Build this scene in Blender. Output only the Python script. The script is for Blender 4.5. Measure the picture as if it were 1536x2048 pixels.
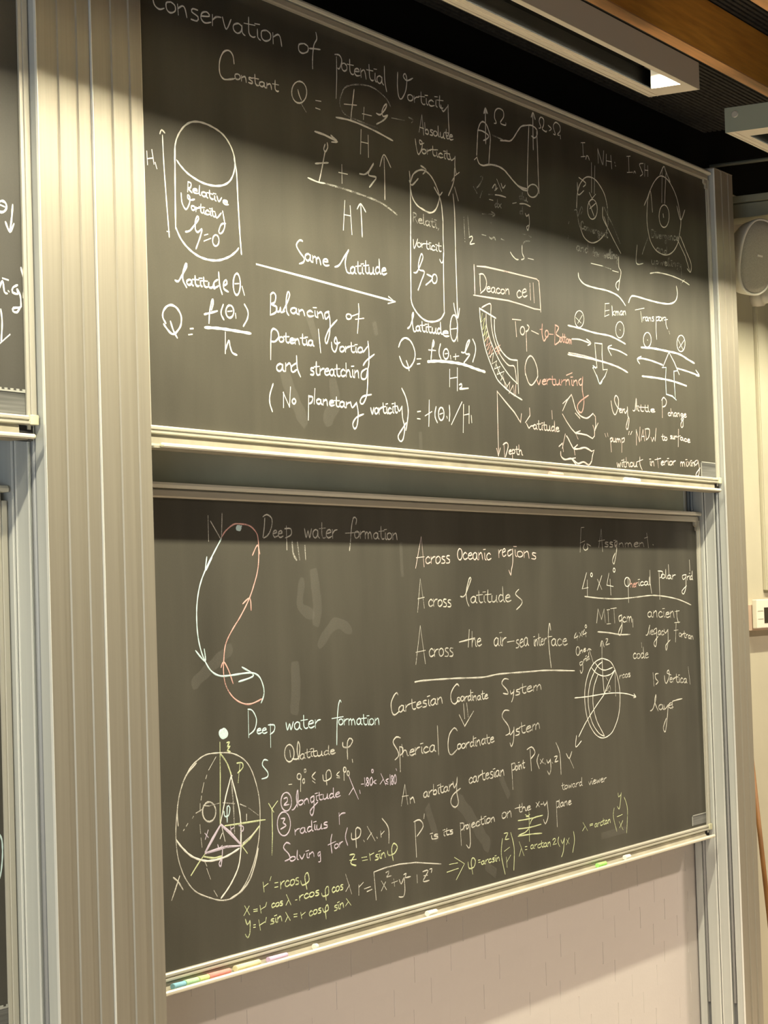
import bpy, bmesh, math, random
from mathutils import Vector, Matrix
random.seed(7)
for o in list(bpy.data.objects): bpy.data.objects.remove(o)
SC = bpy.context.scene
C = SC.collection

# ------------------------------------------------------------------ camera
# X runs along the board wall to the right, Y goes into the wall, Z is up; board posts' front face is y = 0
FPX = 4500.0
R_ROWS = ((0.49026632, 0.02071821, 0.8713264),
          (-0.87101912, 0.04727174, 0.48896941),
          (-0.03105855, -0.99866718, 0.0412217))     # world axes in camera (right, down, forward)
RM = Matrix(R_ROWS)
CAM = Vector((0.0, -3.0, 0.0))
cam = bpy.data.objects.new('camera', bpy.data.cameras.new('camera'))
C.objects.link(cam)
cam.data.sensor_fit = 'HORIZONTAL'; cam.data.sensor_width = 36.0
cam.data.lens = FPX / 1536.0 * 36.0
cam.data.clip_start = 0.05; cam.data.clip_end = 100
right, down, fwd = RM @ Vector((1, 0, 0)), RM @ Vector((0, 1, 0)), RM @ Vector((0, 0, 1))
m = Matrix((right, -down, -fwd)).transposed().to_4x4()
m.translation = CAM
cam.matrix_world = m
SC.camera = cam

def at(px, py, Y):
    """point of the photograph on the plane y = Y"""
    r = RM @ Vector((px - 768.0, py - 1024.0, FPX))
    return CAM + r * ((Y - CAM.y) / r.y)

# ------------------------------------------------------------------ light
SC.view_settings.view_transform = 'Standard'
SC.view_settings.look = 'None'
SC.view_settings.gamma = 1.0
SC.view_settings.use_curve_mapping = False
SC.view_settings.exposure = 0.0
W = bpy.data.worlds.new('world'); SC.world = W; W.use_nodes = True
W.node_tree.nodes['Background'].inputs[0].default_value = (0.80, 0.78, 0.70, 1)
W.node_tree.nodes['Background'].inputs[1].default_value = 0.15

def area(name, loc, direction, sx, sy, power, color, spread=180):
    l = bpy.data.lights.new(name, 'AREA'); l.shape = 'RECTANGLE'; l.size = sx; l.size_y = sy
    l.energy = power; l.color = color; l.spread = math.radians(spread)
    o = bpy.data.objects.new(name, l); C.objects.link(o)
    z = -Vector(direction).normalized()
    x = Vector((1, 0, 0)) if abs(z.x) < 0.9 else Vector((0, 1, 0))
    x = (x - z * x.dot(z)).normalized(); y = z.cross(x)
    mm = Matrix((x, y, z)).transposed().to_4x4(); mm.translation = Vector(loc)
    o.matrix_world = mm
    return o
# room lights further back in the hall, to the right
area('hall_lamp', (9.4, -2.3, 1.60), (-0.12, 0.25, -1), 0.5, 0.12, 52, (1.0, 0.82, 0.66), 112)
area('hall_lamp', (5.4, -2.3, 1.60), (0.0, 0.25, -1), 2.2, 0.12, 34, (1.0, 0.82, 0.66), 112)
# daylight of the windows on the left side of the hall
area('window_daylight', (-3.0, -2.6, -0.35), (1.0, 0.32, -0.02), 2.6, 1.5, 120, (0.78, 0.89, 1.0))
LAMP_POWER = 146.0
LAMP_COLOR = (1.0, 0.92, 0.68)

# ------------------------------------------------------------------ materials
def mat(name, color, rough=0.6, metal=0.0, noise=0.0, nscale=8.0, spec=0.3, bump=0.0, bscale=200.0, stretch=(1, 1, 1), color2=None):
    m = bpy.data.materials.new(name); m.use_nodes = True
    nt = m.node_tree; b = nt.nodes['Principled BSDF']
    b.inputs['Base Color'].default_value = (*color, 1)
    b.inputs['Roughness'].default_value = rough; b.inputs['Metallic'].default_value = metal
    b.inputs['Specular IOR Level'].default_value = spec
    if noise or bump or color2:
        tc = nt.nodes.new('ShaderNodeTexCoord'); mp = nt.nodes.new('ShaderNodeMapping')
        mp.inputs['Scale'].default_value = stretch
        nt.links.new(tc.outputs['Object'], mp.inputs[0])
    if noise or color2:
        n = nt.nodes.new('ShaderNodeTexNoise'); n.inputs['Scale'].default_value = nscale; n.inputs['Detail'].default_value = 6
        nt.links.new(mp.outputs[0], n.inputs['Vector'])
        r = nt.nodes.new('ShaderNodeValToRGB')
        c2 = color2 or tuple(min(1, c * (1 + noise)) for c in color)
        c1 = color if color2 else tuple(c * (1 - noise) for c in color)
        r.color_ramp.elements[0].position = 0.35; r.color_ramp.elements[0].color = (*c1, 1)
        r.color_ramp.elements[1].position = 0.68; r.color_ramp.elements[1].color = (*c2, 1)
        nt.links.new(n.outputs[0], r.inputs[0]); nt.links.new(r.outputs[0], b.inputs['Base Color'])
    if bump:
        n2 = nt.nodes.new('ShaderNodeTexNoise'); n2.inputs['Scale'].default_value = bscale
        nt.links.new(mp.outputs[0], n2.inputs['Vector'])
        bp = nt.nodes.new('ShaderNodeBump'); bp.inputs['Strength'].default_value = bump; bp.inputs['Distance'].default_value = 0.002
        nt.links.new(n2.outputs[0], bp.inputs['Height']); nt.links.new(bp.outputs[0], b.inputs['Normal'])
    return m

def board_mat(name, c1, c2):
    """slate painted steel with wiped chalk haze in long soft smears"""
    m = bpy.data.materials.new(name); m.use_nodes = True
    nt = m.node_tree; b = nt.nodes['Principled BSDF']; N = nt.nodes.new; L = nt.links.new
    tc = N('ShaderNodeTexCoord')
    def nz(scale, st, det, rot=0.0):
        mp = N('ShaderNodeMapping'); mp.inputs['Scale'].default_value = st; mp.inputs['Rotation'].default_value = (0, rot, 0)
        L(tc.outputs['Object'], mp.inputs[0])
        n = N('ShaderNodeTexNoise'); n.inputs['Scale'].default_value = scale; n.inputs['Detail'].default_value = det
        n.inputs['Distortion'].default_value = 0.5
        L(mp.outputs[0], n.inputs['Vector']); return n.outputs[0]
    a = nz(1.6, (1, 1, 1), 3); s = nz(2.2, (3.0, 1, 0.45), 5, 0.12); f = nz(260, (1, 1, 1), 3)
    def mth(op, x, y):
        q = N('ShaderNodeMath'); q.operation = op
        for i, v in enumerate((x, y)):
            if isinstance(v, (int, float)): q.inputs[i].default_value = v
            else: L(v, q.inputs[i])
        return q.outputs[0]
    t = mth('ADD', mth('MULTIPLY', a, 0.45), mth('ADD', mth('MULTIPLY', s, 0.42), mth('MULTIPLY', f, 0.13)))
    r = N('ShaderNodeValToRGB'); r.color_ramp.elements[0].position = 0.36; r.color_ramp.elements[0].color = (*c1, 1)
    r.color_ramp.elements[1].position = 0.66; r.color_ramp.elements[1].color = (*c2, 1)
    L(t, r.inputs[0]); L(r.outputs[0], b.inputs['Base Color'])
    b.inputs['Roughness'].default_value = 0.62; b.inputs['Specular IOR Level'].default_value = 0.25
    return m

def chalk_mat(name, color, cover):
    """chalk dust: a grainy deposit that lets the slate show between the grains"""
    m = bpy.data.materials.new(name); m.use_nodes = True
    nt = m.node_tree; b = nt.nodes['Principled BSDF']; N = nt.nodes.new; L = nt.links.new
    b.inputs['Base Color'].default_value = (*color, 1); b.inputs['Roughness'].default_value = 0.95; b.inputs['Specular IOR Level'].default_value = 0.05
    tc = N('ShaderNodeTexCoord'); n = N('ShaderNodeTexNoise'); n.inputs['Scale'].default_value = 420; n.inputs['Detail'].default_value = 2
    n3 = N('ShaderNodeTexNoise'); n3.inputs['Scale'].default_value = 16; n3.inputs['Detail'].default_value = 2
    L(tc.outputs['Object'], n.inputs['Vector']); L(tc.outputs['Object'], n3.inputs['Vector'])
    mx = N('ShaderNodeMath'); mx.operation = 'MULTIPLY_ADD'; mx.inputs[1].default_value = 0.5; L(n3.outputs[0], mx.inputs[0])
    m2 = N('ShaderNodeMath'); m2.operation = 'MULTIPLY'; m2.inputs[1].default_value = 0.5; L(n.outputs[0], m2.inputs[0]); L(m2.outputs[0], mx.inputs[2])
    r = N('ShaderNodeMapRange'); lo = 0.66 - 0.42 * cover
    r.inputs['From Min'].default_value = lo; r.inputs['From Max'].default_value = lo + 0.16
    r.inputs['To Min'].default_value = max(0.02, 0.10 + 0.25 * cover); r.inputs['To Max'].default_value = min(1.0, 0.62 + 0.45 * cover) if cover > 0 else 0.035
    L(mx.outputs[0], r.inputs['Value']); L(r.outputs[0], b.inputs['Alpha'])
    return m

MAT = dict(
    alu=mat('anodised_aluminium', (0.335, 0.305, 0.245), 0.42, 0.35, noise=0.05, nscale=3, stretch=(30, 30, 0.6), spec=0.4),
    alu_side=mat('anodised_aluminium_web', (0.54, 0.55, 0.52), 0.50, 0.15, noise=0.04, nscale=3, stretch=(20, 20, 0.6)),
    edge=mat('aluminium_edge_highlight', (0.86, 0.86, 0.82), 0.30, 0.25, spec=0.6),  # near-white colour paints the highlight along the post edges
    slot=mat('dark_slot', (0.17, 0.17, 0.17), 0.7),
    rod=mat('steel_rod', (0.42, 0.43, 0.44), 0.45, 0.1),
    frame=mat('pale_aluminium_frame', (0.62, 0.59, 0.50), 0.40, 0.30, spec=0.5),
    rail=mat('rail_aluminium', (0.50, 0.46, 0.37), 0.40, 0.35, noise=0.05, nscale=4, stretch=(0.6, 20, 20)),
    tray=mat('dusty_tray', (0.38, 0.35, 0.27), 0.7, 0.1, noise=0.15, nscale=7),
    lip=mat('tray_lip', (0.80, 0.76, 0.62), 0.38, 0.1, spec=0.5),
    gap_black=mat('tray_gap_black', (0.02, 0.02, 0.02), 0.8),
    cap=mat('cream_plastic_cap', (0.72, 0.70, 0.48), 0.5),
    board=board_mat('slate_surface', (0.052, 0.047, 0.034), (0.088, 0.081, 0.060)),
    board_low=board_mat('slate_surface_dusty', (0.052, 0.048, 0.037), (0.090, 0.084, 0.066)),
    board_back=mat('fixed_green_board', (0.74, 0.75, 0.57), 0.65, noise=0.10, nscale=3),
    board_side=board_mat('slate_surface_cool', (0.055, 0.052, 0.045), (0.090, 0.085, 0.072)),
    wall=mat('painted_brick', (0.64, 0.595, 0.57), 0.75, noise=0.03, nscale=2, bump=0.25, bscale=60),
    wall_r=mat('painted_wall', (0.50, 0.465, 0.35), 0.75, noise=0.05, nscale=3, bump=0.2, bscale=50),
    black=mat('flat_black', (0.010, 0.009, 0.007), 0.9, spec=0.05),
    felt=mat('ribbed_panel', (0.065, 0.061, 0.052), 0.95, spec=0.05, noise=0.2, nscale=40),
    wood=mat('stained_timber', (0.95, 0.43, 0.075), 0.55, noise=0.22, nscale=5, stretch=(0.7, 9, 9)),
    wood_light=mat('pale_timber', (0.80, 0.42, 0.16), 0.55, noise=0.15, nscale=5, stretch=(0.7, 9, 9)),
    lampcase=mat('lamp_housing_paint', (0.62, 0.55, 0.43), 0.5),
    lampcase2=mat('lamp_housing_green', (0.34, 0.37, 0.29), 0.5),
    lamprim=mat('lamp_rim_paint', (0.78, 0.70, 0.56), 0.5),
    lampdark=mat('lamp_baffle', (0.005, 0.005, 0.005), 0.95, spec=0.0),
    lampwhite=mat('lamp_reflector', (0.95, 0.93, 0.85), 0.35),
    floor=mat('floor_lino', (0.58, 0.51, 0.43), 0.6, noise=0.1, nscale=2),
    white=mat('white_plastic', (0.78, 0.74, 0.62), 0.5),
    grille=mat('speaker_grille', (0.40, 0.37, 0.29), 0.8, noise=0.12, nscale=300),
    screen=mat('dark_screen', (0.03, 0.025, 0.015), 0.3),
    steel=mat('painted_beam', (0.32, 0.31, 0.22), 0.6),
    patch=mat('clear_film_patch', (0.16, 0.16, 0.15), 0.35, noise=0.45, nscale=4, stretch=(0.5, 1, 26)),
    patch_rim=mat('film_patch_rim', (0.42, 0.42, 0.38), 0.4),
    dark_wood=mat('dark_stained_wood', (0.22, 0.10, 0.03), 0.5, noise=.2, nscale=6),
    pin=mat('pinkish_side', (0.70, 0.52, 0.42), 0.5),
)
CH = {
    'W': chalk_mat('white_chalk', (0.86, 0.84, 0.76), 0.95),
    'F': chalk_mat('white_chalk_thin', (0.88, 0.86, 0.78), 0.86),
    'f': chalk_mat('white_chalk_soft', (0.70, 0.68, 0.60), 0.72),
    'G': chalk_mat('white_chalk_wiped', (0.66, 0.64, 0.57), 0.52),
    'P': chalk_mat('pink_chalk', (0.86, 0.50, 0.44), 0.75),
    'K': chalk_mat('pale_pink_chalk', (0.90, 0.74, 0.68), 0.85),
    'L': chalk_mat('lilac_chalk', (0.66, 0.58, 0.68), 0.80),
    'Y': chalk_mat('yellow_green_chalk', (0.68, 0.74, 0.44), 0.75),
    'S': chalk_mat('chalk_haze', (0.50, 0.48, 0.42), -0.12),
    'B': chalk_mat('pale_blue_chalk', (0.66, 0.84, 0.84), 0.85),
}

# ------------------------------------------------------------------ helpers
def tag(o, label=None, cat=None, group=None, kind=None):
    for k, v in (('label', label), ('category', cat), ('group', group), ('kind', kind)):
        if v: o[k] = v
    return o
def thing(name, loc, label, cat, group=None):
    o = bpy.data.objects.new(name, None); o.location = loc; C.objects.link(o)
    o.empty_display_size = 0.05
    return tag(o, label, cat, group)
def origin(o):
    v = Vector((0, 0, 0))
    while o is not None: v += o.location; o = o.parent
    return v
def obj(name, bm, material, parent=None, smooth=False):
    if parent is not None:
        bmesh.ops.translate(bm, verts=bm.verts, vec=-origin(parent))
    me = bpy.data.meshes.new(name); bm.normal_update(); bm.to_mesh(me); bm.free()
    for x in (material if isinstance(material, (list, tuple)) else [material]): me.materials.append(x)
    o = bpy.data.objects.new(name, me); C.objects.link(o)
    if parent is not None: o.parent = parent
    if smooth:
        for p in me.polygons: p.use_smooth = True
    return o
def box(bm, x0, x1, y0, y1, z0, z1, bevel=0.0, mi=0):
    r = bmesh.ops.create_cube(bm, size=1.0)
    vs = r['verts']
    for v in vs:
        v.co = Vector((x0 + (v.co.x + 0.5) * (x1 - x0), y0 + (v.co.y + 0.5) * (y1 - y0), z0 + (v.co.z + 0.5) * (z1 - z0)))
    fs = {f for v in vs for f in v.link_faces}
    for f in fs: f.material_index = mi
    if bevel:
        es = list({e for v in vs for e in v.link_edges})
        bmesh.ops.bevel(bm, geom=es, offset=bevel, segments=2, affect='EDGES', profile=0.6)
    return bm
def bx(*a, **k): return box(bmesh.new(), *a, **k)
def prism(pts, axis, a, b, bm=None):
    """closed outline pts (two coordinates) swept along axis from a to b"""
    bm = bm or bmesh.new()
    def P(p, t):
        return Vector((t, p[0], p[1])) if axis == 'x' else (Vector((p[0], p[1], t)) if axis == 'z' else Vector((p[0], t, p[1])))
    A = [bm.verts.new(P(p, a)) for p in pts]; B = [bm.verts.new(P(p, b)) for p in pts]
    n = len(pts)
    fs = [bm.faces.new((A[i], A[(i + 1) % n], B[(i + 1) % n], B[i])) for i in range(n)]
    fs.append(bm.faces.new(A[::-1])); fs.append(bm.faces.new(B))
    bmesh.ops.recalc_face_normals(bm, faces=fs)
    return bm
def tube(p0, p1, r, n=12, bm=None, r2=None):
    bm = bm or bmesh.new()
    p0, p1 = Vector(p0), Vector(p1); d = p1 - p0
    res = bmesh.ops.create_cone(bm, cap_ends=True, segments=n, radius1=r, radius2=r if r2 is None else r2, depth=d.length)
    q = d.to_track_quat('Z', 'Y').to_matrix().to_4x4(); q.translation = (p0 + p1) / 2
    bmesh.ops.transform(bm, matrix=q, verts=res['verts'])
    return bm
# ------------------------------------------------------------------ setting
FLOOR = -1.85
WALL = 0.18
def struct(name, bm, m): return tag(obj(name, bm, m), kind='structure')
struct('floor', bx(-3, 12, -7, 1.0, FLOOR - 0.1, FLOOR), MAT['floor'])
wf = struct('wall_front', bx(-3, 12, WALL + 0.004, WALL + 0.2, FLOOR, 1.62), MAT['wall'])
struct('wall_right', bx(12, 12.2, -7, WALL + 0.2, FLOOR, 2.4), MAT['wall_r'])
struct('ceiling', bx(-3, 12, -7, WALL + 0.2, 2.30, 2.40), MAT['black'])
struct('trim_1', bx(-3, 12, WALL, WALL + 0.2, 1.62, 2.30), MAT['black'])  # upper wall coloured black to stand in for a dark void
# painted bricks below the boards, in stretcher bond; the paint has filled the bed joints almost flush
BL, BH = 0.225, 0.075
bm0 = bx(0, BL - 0.003, 0, 0.0062, 0, BH)
brick_me = bpy.data.meshes.new('brick'); bm0.to_mesh(brick_me); bm0.free(); brick_me.materials.append(MAT['wall'])
k = 0
for r in range(14):
    z = FLOOR + r * BH
    off = (0.0, 0.5, 0.08, 0.44)[r % 4] * BL
    for c in range(18):
        x = 4.18 + off + c * BL
        if x > 7.96: break
        b = bpy.data.objects.new('brick', brick_me); C.objects.link(b); b.parent = wf
        b.location = (x + random.uniform(-.004, .004), WALL + 0.0028 - random.uniform(0, .00025), z)
        k += 1
# plastered pier of the wall to the right of the boards
wr = struct('wall_pier', bx(8.30, 12, WALL - 0.006, WALL + 0.003, FLOOR, 1.62), MAT['wall_r'])
wr.name = 'trim_2'

# ribbed acoustic ceiling panel over the timber joists
cp = thing('acoustic_panel', (4.5, -1.0, 1.815), 'dark grey ribbed acoustic panel under the ceiling, above the timber joists and lamps', 'ceiling panel')
obj('panel', bx(-1.0, 8.31, -3.6, 0.165, 1.822, 1.85), MAT['felt'], cp)
bm = bmesh.new()
for i in range(186):
    y = 0.16 - i * 0.02
    box(bm, -1.0, 8.30, y - 0.011, y, 1.815, 1.823)
tag(obj('ribs', bm, MAT['felt'], cp), kind='stuff')
# timber joists
JZ = 1.64
def ray_at_z(px, py, Z):
    r = RM @ Vector((px - 768.0, py - 1024.0, FPX)); return CAM + r * ((Z - CAM.z) / r.z)
y_far = ray_at_z(1400, 121.5, JZ).y
for i, (lab) in enumerate(('orange-stained timber joist nearest the board wall, above the linear lamps',
                           'orange-stained timber joist at the top right corner, second from the board wall',
                           )):
    y1 = y_far - i * 0.375
    j = thing('timber_joist', (6.0, y1, JZ), lab, 'beam', 'timber joists under the ceiling')
    obj('joist', bx(-1.0, 11.5, y1 - 0.045, y1, JZ + 0.004, 1.814, bevel=0.002), MAT['wood'], j)
    tag(obj('bottom_edge', bx(-1.0, 11.5, y1 - 0.046, y1 + 0.001, JZ, JZ + 0.004), MAT['wood_light'], j), 'paler underside')  # thin strip in a paler timber colour under the joist
# painted beam and conduit above the loudspeaker, running from the wall into the room
sb = thing('wall_beam', (8.55, -1.0, 1.49), 'grey-green painted beam running out from the wall above the white loudspeaker', 'beam')
obj('web', bx(8.45, 8.60, -3.5, WALL - 0.008, 1.49, 1.545), MAT['steel'], sb)
obj('flange', bx(8.43, 8.62, -3.5, WALL - 0.008, 1.548, 1.575, bevel=0.002), MAT['steel'], sb)
cb = thing('ceiling_conduit', (8.40, -1.0, 1.70), 'thin dark green conduit running out from the wall under the dark ceiling', 'conduit')
obj('pipe', tube((8.40, WALL, 1.70), (8.40, -3.5, 1.70), 0.008), MAT['steel'], cb, True)
obj('clip', bx(8.385, 8.415, -0.30, -0.27, 1.69, 1.712), MAT['steel'], cb)

# ------------------------------------------------------------------ aluminium posts between the boards
PT = 1.603
def cover(x0, y0):
    """front cover strip with two recessed bands"""
    w = 0.192
    pts = [(0, .006), (0, 0), (.052, 0), (.053, .0035), (.0765, .0035), (.0785, 0), (.121, 0), (.122, .0035), (.146, .0035), (.148, 0), (w, 0), (w, .006)]
    return prism([(x0 + a, y0 + b) for a, b in pts], 'z', FLOOR, PT)
def post(x0, n, label):
    p = thing('board_post', (x0, 0.09, FLOOR), label, 'post', 'aluminium posts of the sliding boards')
    for i in range(n):
        xa = x0 + i * 0.1955
        dy = -0.0035 if i else 0.0
        obj('front_cover', cover(xa, dy), MAT['alu'], p)
        tag(obj('corner_edge', bx(xa - 0.0015, xa + 0.0006, dy - 0.0012, dy + 0.0048, FLOOR, PT), MAT['edge'], p), 'aluminium edge strip with a painted highlight')
    x1 = x0 + n * 0.1955 - 0.004
    if n == 2:
        x1 = x0 + 0.388
    for sgn, xs in ((1, x0), (-1, x1)):
        def q(a, b): return (xs + sgn * a, xs + sgn * b) if sgn > 0 else (xs - b, xs - a)
        # two guide profiles, one behind the other, each with a slot for the board's rollers
        for (ya, yb, s0, s1) in ((.0062, .0865, .030, .049), (.0915, .176, .134, .150)):
            xo, xi = q(.002, .034)
            bm = bx(xo, xi, ya, s0, FLOOR, PT)
            box(bm, xo, xi, s1, yb, FLOOR, PT)
            obj('guide_profile', bm, MAT['alu_side'], p)
            xo2, xi2 = q(.018, .034)
            obj('roller_slot', bx(xo2, xi2, s0, s1, FLOOR, PT - .01), MAT['slot'], p)
            xr = xs + sgn * 0.010
            obj('guide_rod', tube((xr, (s0 + s1) / 2 + .001, -1.52 if sgn > 0 else FLOOR), (xr, (s0 + s1) / 2 + .001, PT - .03), 0.0062, 8), MAT['rod'], p, True)
        for ye in (.0845,) if sgn > 0 else ():
            tag(obj('profile_edge', bx(xs + .0002, xs + .0022, ye, ye + .0035, FLOOR, PT), MAT['edge'], p), 'aluminium edge strip with a painted highlight')
        if sgn > 0:
            tag(obj('profile_edge', bx(xs + .0002, xs + .0022, .0500, .0528, FLOOR, PT), MAT['edge'], p), 'aluminium edge strip with a painted highlight')
            tag(obj('profile_edge', bx(xs + .0002, xs + .0022, .0945, .0975, FLOOR, PT), MAT['edge'], p), 'aluminium edge strip with a painted highlight')
    obj('core', bx(x0 + .036, x1 - .036, .0062, .174, FLOOR, PT), MAT['alu'], p)
    obj('top_cap', bx(x0 - .0005, x1 + .0005, -.001, .176, PT, PT + .004, bevel=.001), MAT['alu'], p)
    return p
post(3.867, 2, 'wide double aluminium post between the left board and the centre board')
post(7.965, 1, 'narrow single aluminium post at the right end of the centre board')

# ------------------------------------------------------------------ sliding boards
def sliding_board(x0, x1, yb, zb, zt, lip_dz, label, boardmat, group, lip_x0, lip_x1, out=.032):
    b = thing('sliding_chalkboard', ((x0 + x1) / 2, yb, zb), label, 'chalkboard', group)
    surf = obj('writing_surface', bx(x0 + .028, x1 - .028, yb, yb + .014, zb - .004, zt + .004), boardmat, b)
    # side frames
    for xa in (x0, x1 - .030):
        bm = bx(xa, xa + .011, yb - .004, yb + .022, zb - .03, zt + .02)
        box(bm, xa + .0125, xa + .030, yb - .0065, yb + .022, zb - .02, zt + .004, bevel=.0015)
        obj('side_frame', bm, MAT['frame'], b)
    # top rail: two ribs with a dark joint
    H = zt
    obj('top_rail', prism([(yb - .010, H - .001), (yb - .012, H + .003), (yb - .012, H + .017), (yb - .003, H + .018), (yb - .003, H + .021),
                           (yb + .02, H + .021), (yb + .02, H - .001)], 'x', x0 + .003, x1 - .031), MAT['rail'], b)
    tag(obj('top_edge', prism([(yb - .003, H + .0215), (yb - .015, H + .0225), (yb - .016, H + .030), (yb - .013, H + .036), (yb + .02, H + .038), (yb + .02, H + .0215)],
                              'x', x0 + .001, x1 - .004), MAT['lip'], b), 'rounded upper edge, paled as if lit from above')  # pale lip colour stands in for light falling on the rail top
    for xa, s in ((x0 + .030, 1), (x1 - .030, -1)):
        bm = prism([(xa, H - .001), (xa + s * .030, H - .001), (xa + s * .030, H - .014), (xa + s * .014, H - .020), (xa + s * .014, H - .032), (xa, H - .036)], 'y', yb - .009, yb - .001)
        obj('corner_bracket', bm, MAT['rail'], b)
    # bottom rail with beads
    d = lip_dz
    obj('bottom_rail', prism([(yb + .02, zb), (yb - .008, zb), (yb - .0105, zb - .003), (yb - .0105, zb - .008), (yb - .006, zb - .0095), (yb - .006, zb - .012),
                              (yb - .0115, zb - .0135), (yb - .0115, zb - .018), (yb - .007, zb - .0205), (yb + .02, zb - .0205)], 'x', x0 + .004, x1 - .004), MAT['frame'], b)
    # chalk tray: back, floor
    fz = zb - d - .004
    obj('chalk_tray', prism([(yb + .018, zb - .021), (yb - .0055, zb - .021), (yb - .0065, fz + .010), (yb - .012, fz + .003), (yb - out + .003, fz + .002), (yb - out + .003, fz - .003),
                             (yb + .018, fz - .003)], 'x', x0 + .006, x1 - .062), MAT['tray'], b)
    obj('gap_shade', bx(x1 - .061, x1 - .010, yb - .002, yb + .016, fz - .002, zb - .022), MAT['gap_black'], b)  # black block standing in for the dark gap at the tray end
    n = 8
    pts = []
    for i in range(n):
        a = 2 * math.pi * i / n + .39
        pts.append((yb - out + .0052 * math.cos(a), zb - d + .0058 * math.sin(a)))
    L = obj('tray_lip', prism(pts, 'x', lip_x0, lip_x1), MAT['lip'], b)
    for xe in (lip_x0, lip_x1):
        bm = bmesh.new()
        r = bmesh.ops.create_uvsphere(bm, u_segments=10, v_segments=6, radius=.0056)
        bmesh.ops.translate(bm, verts=r['verts'], vec=Vector((xe, yb - out, zb - d)))
        obj('lip_end', bm, MAT['cap'], b, True)
    bm = bx(x1 - .0305, x1 - .0005, yb - .0125, yb - .006, zb - .020, zb + .002, bevel=.002)
    tag(obj('frame_cap', bm, MAT['cap'], b), 'cream plastic corner cap')
    return b, surf
UP, LOW = 0.025, 0.113
up, up_s = sliding_board(4.259, 7.961, UP, .4345, 1.5555, .048, 'raised centre chalkboard with potential vorticity notes and two chalk cylinders', MAT['board'], 'sliding chalkboards', 4.292, 7.885)
lo, lo_s = sliding_board(4.259, 7.961, LOW, -.8560, .2750, .036, 'lowered centre chalkboard with deep water formation loop and coordinate system formulas', MAT['board_low'], 'sliding chalkboards', 4.292, 7.885, .046)
ul, ul_s = sliding_board(0.30, 3.862, UP, .4300, 1.5555, .048, 'raised left chalkboard cut by the left picture edge, with chalk arrows', MAT['board_side'], 'sliding chalkboards', 0.33, 3.815)
ll, ll_s = sliding_board(0.30, 3.862, LOW, -.9900, .2480, .036, 'lowered left chalkboard, a narrow strip at the lower left picture edge', MAT['board_side'], 'sliding chalkboards', 0.33, 3.815)

fb = thing('fixed_chalkboard', (6.1, .165, -.6), 'plain grey-green fixed board on the wall, seen between the two centre sliding boards', 'chalkboard')
obj('writing_surface', bx(4.30, 7.925, .147, .1765, -.70, 1.45), MAT['board_back'], fb)
obj('edge_strip', bx(7.905, 7.925, .144, .1765, -.70, 1.45, bevel=.001), MAT['frame'], fb)
obj('edge_strip', bx(4.30, 4.32, .144, .1765, -.70, 1.45, bevel=.001), MAT['frame'], fb)
fb2 = thing('fixed_chalkboard', (2.0, .165, -.6), 'fixed board on the wall behind the two left sliding boards', 'chalkboard')
obj('writing_surface', bx(0.33, 3.83, .160, .1765, -.70, 1.45), MAT['board_back'], fb2)

# film patches stuck on the lower corners of the boards
def patch(px0, py0, px1, py1, board, Y, zig=False, label=None):
    a, b = at(px0, py1, Y), at(px1, py0, Y)
    bm = bx(a.x, b.x, Y - .0012, Y - .0002, a.z, b.z)
    o = obj('film_patch', bm, MAT['patch'], board)
    if label: tag(o, label)
    w = .0035; bm = bmesh.new()
    y0, y1 = Y - .0024, Y - .0012
    box(bm, a.x, b.x, y0, y1, b.z - w, b.z)
    box(bm, a.x, a.x + w * 1.6, y0, y1, a.z, b.z)
    if zig:
        t = a.x
        while t < b.x:
            box(bm, t, t + .010, y0, y1, a.z, a.z + .006); box(bm, t, t + .010, y0, y1, b.z, b.z + .004); t += .02
    obj('patch_rim', bm, MAT['patch_rim'], board)
patch(1402, 926, 1430, 957, up_s, UP)
patch(1384, 1624, 1411, 1652, lo_s, LOW)
patch(-40, 783, 49, 829, ul_s, UP, True)
patch(-60, 2010, 20, 2110, ll_s, LOW, True)

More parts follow.
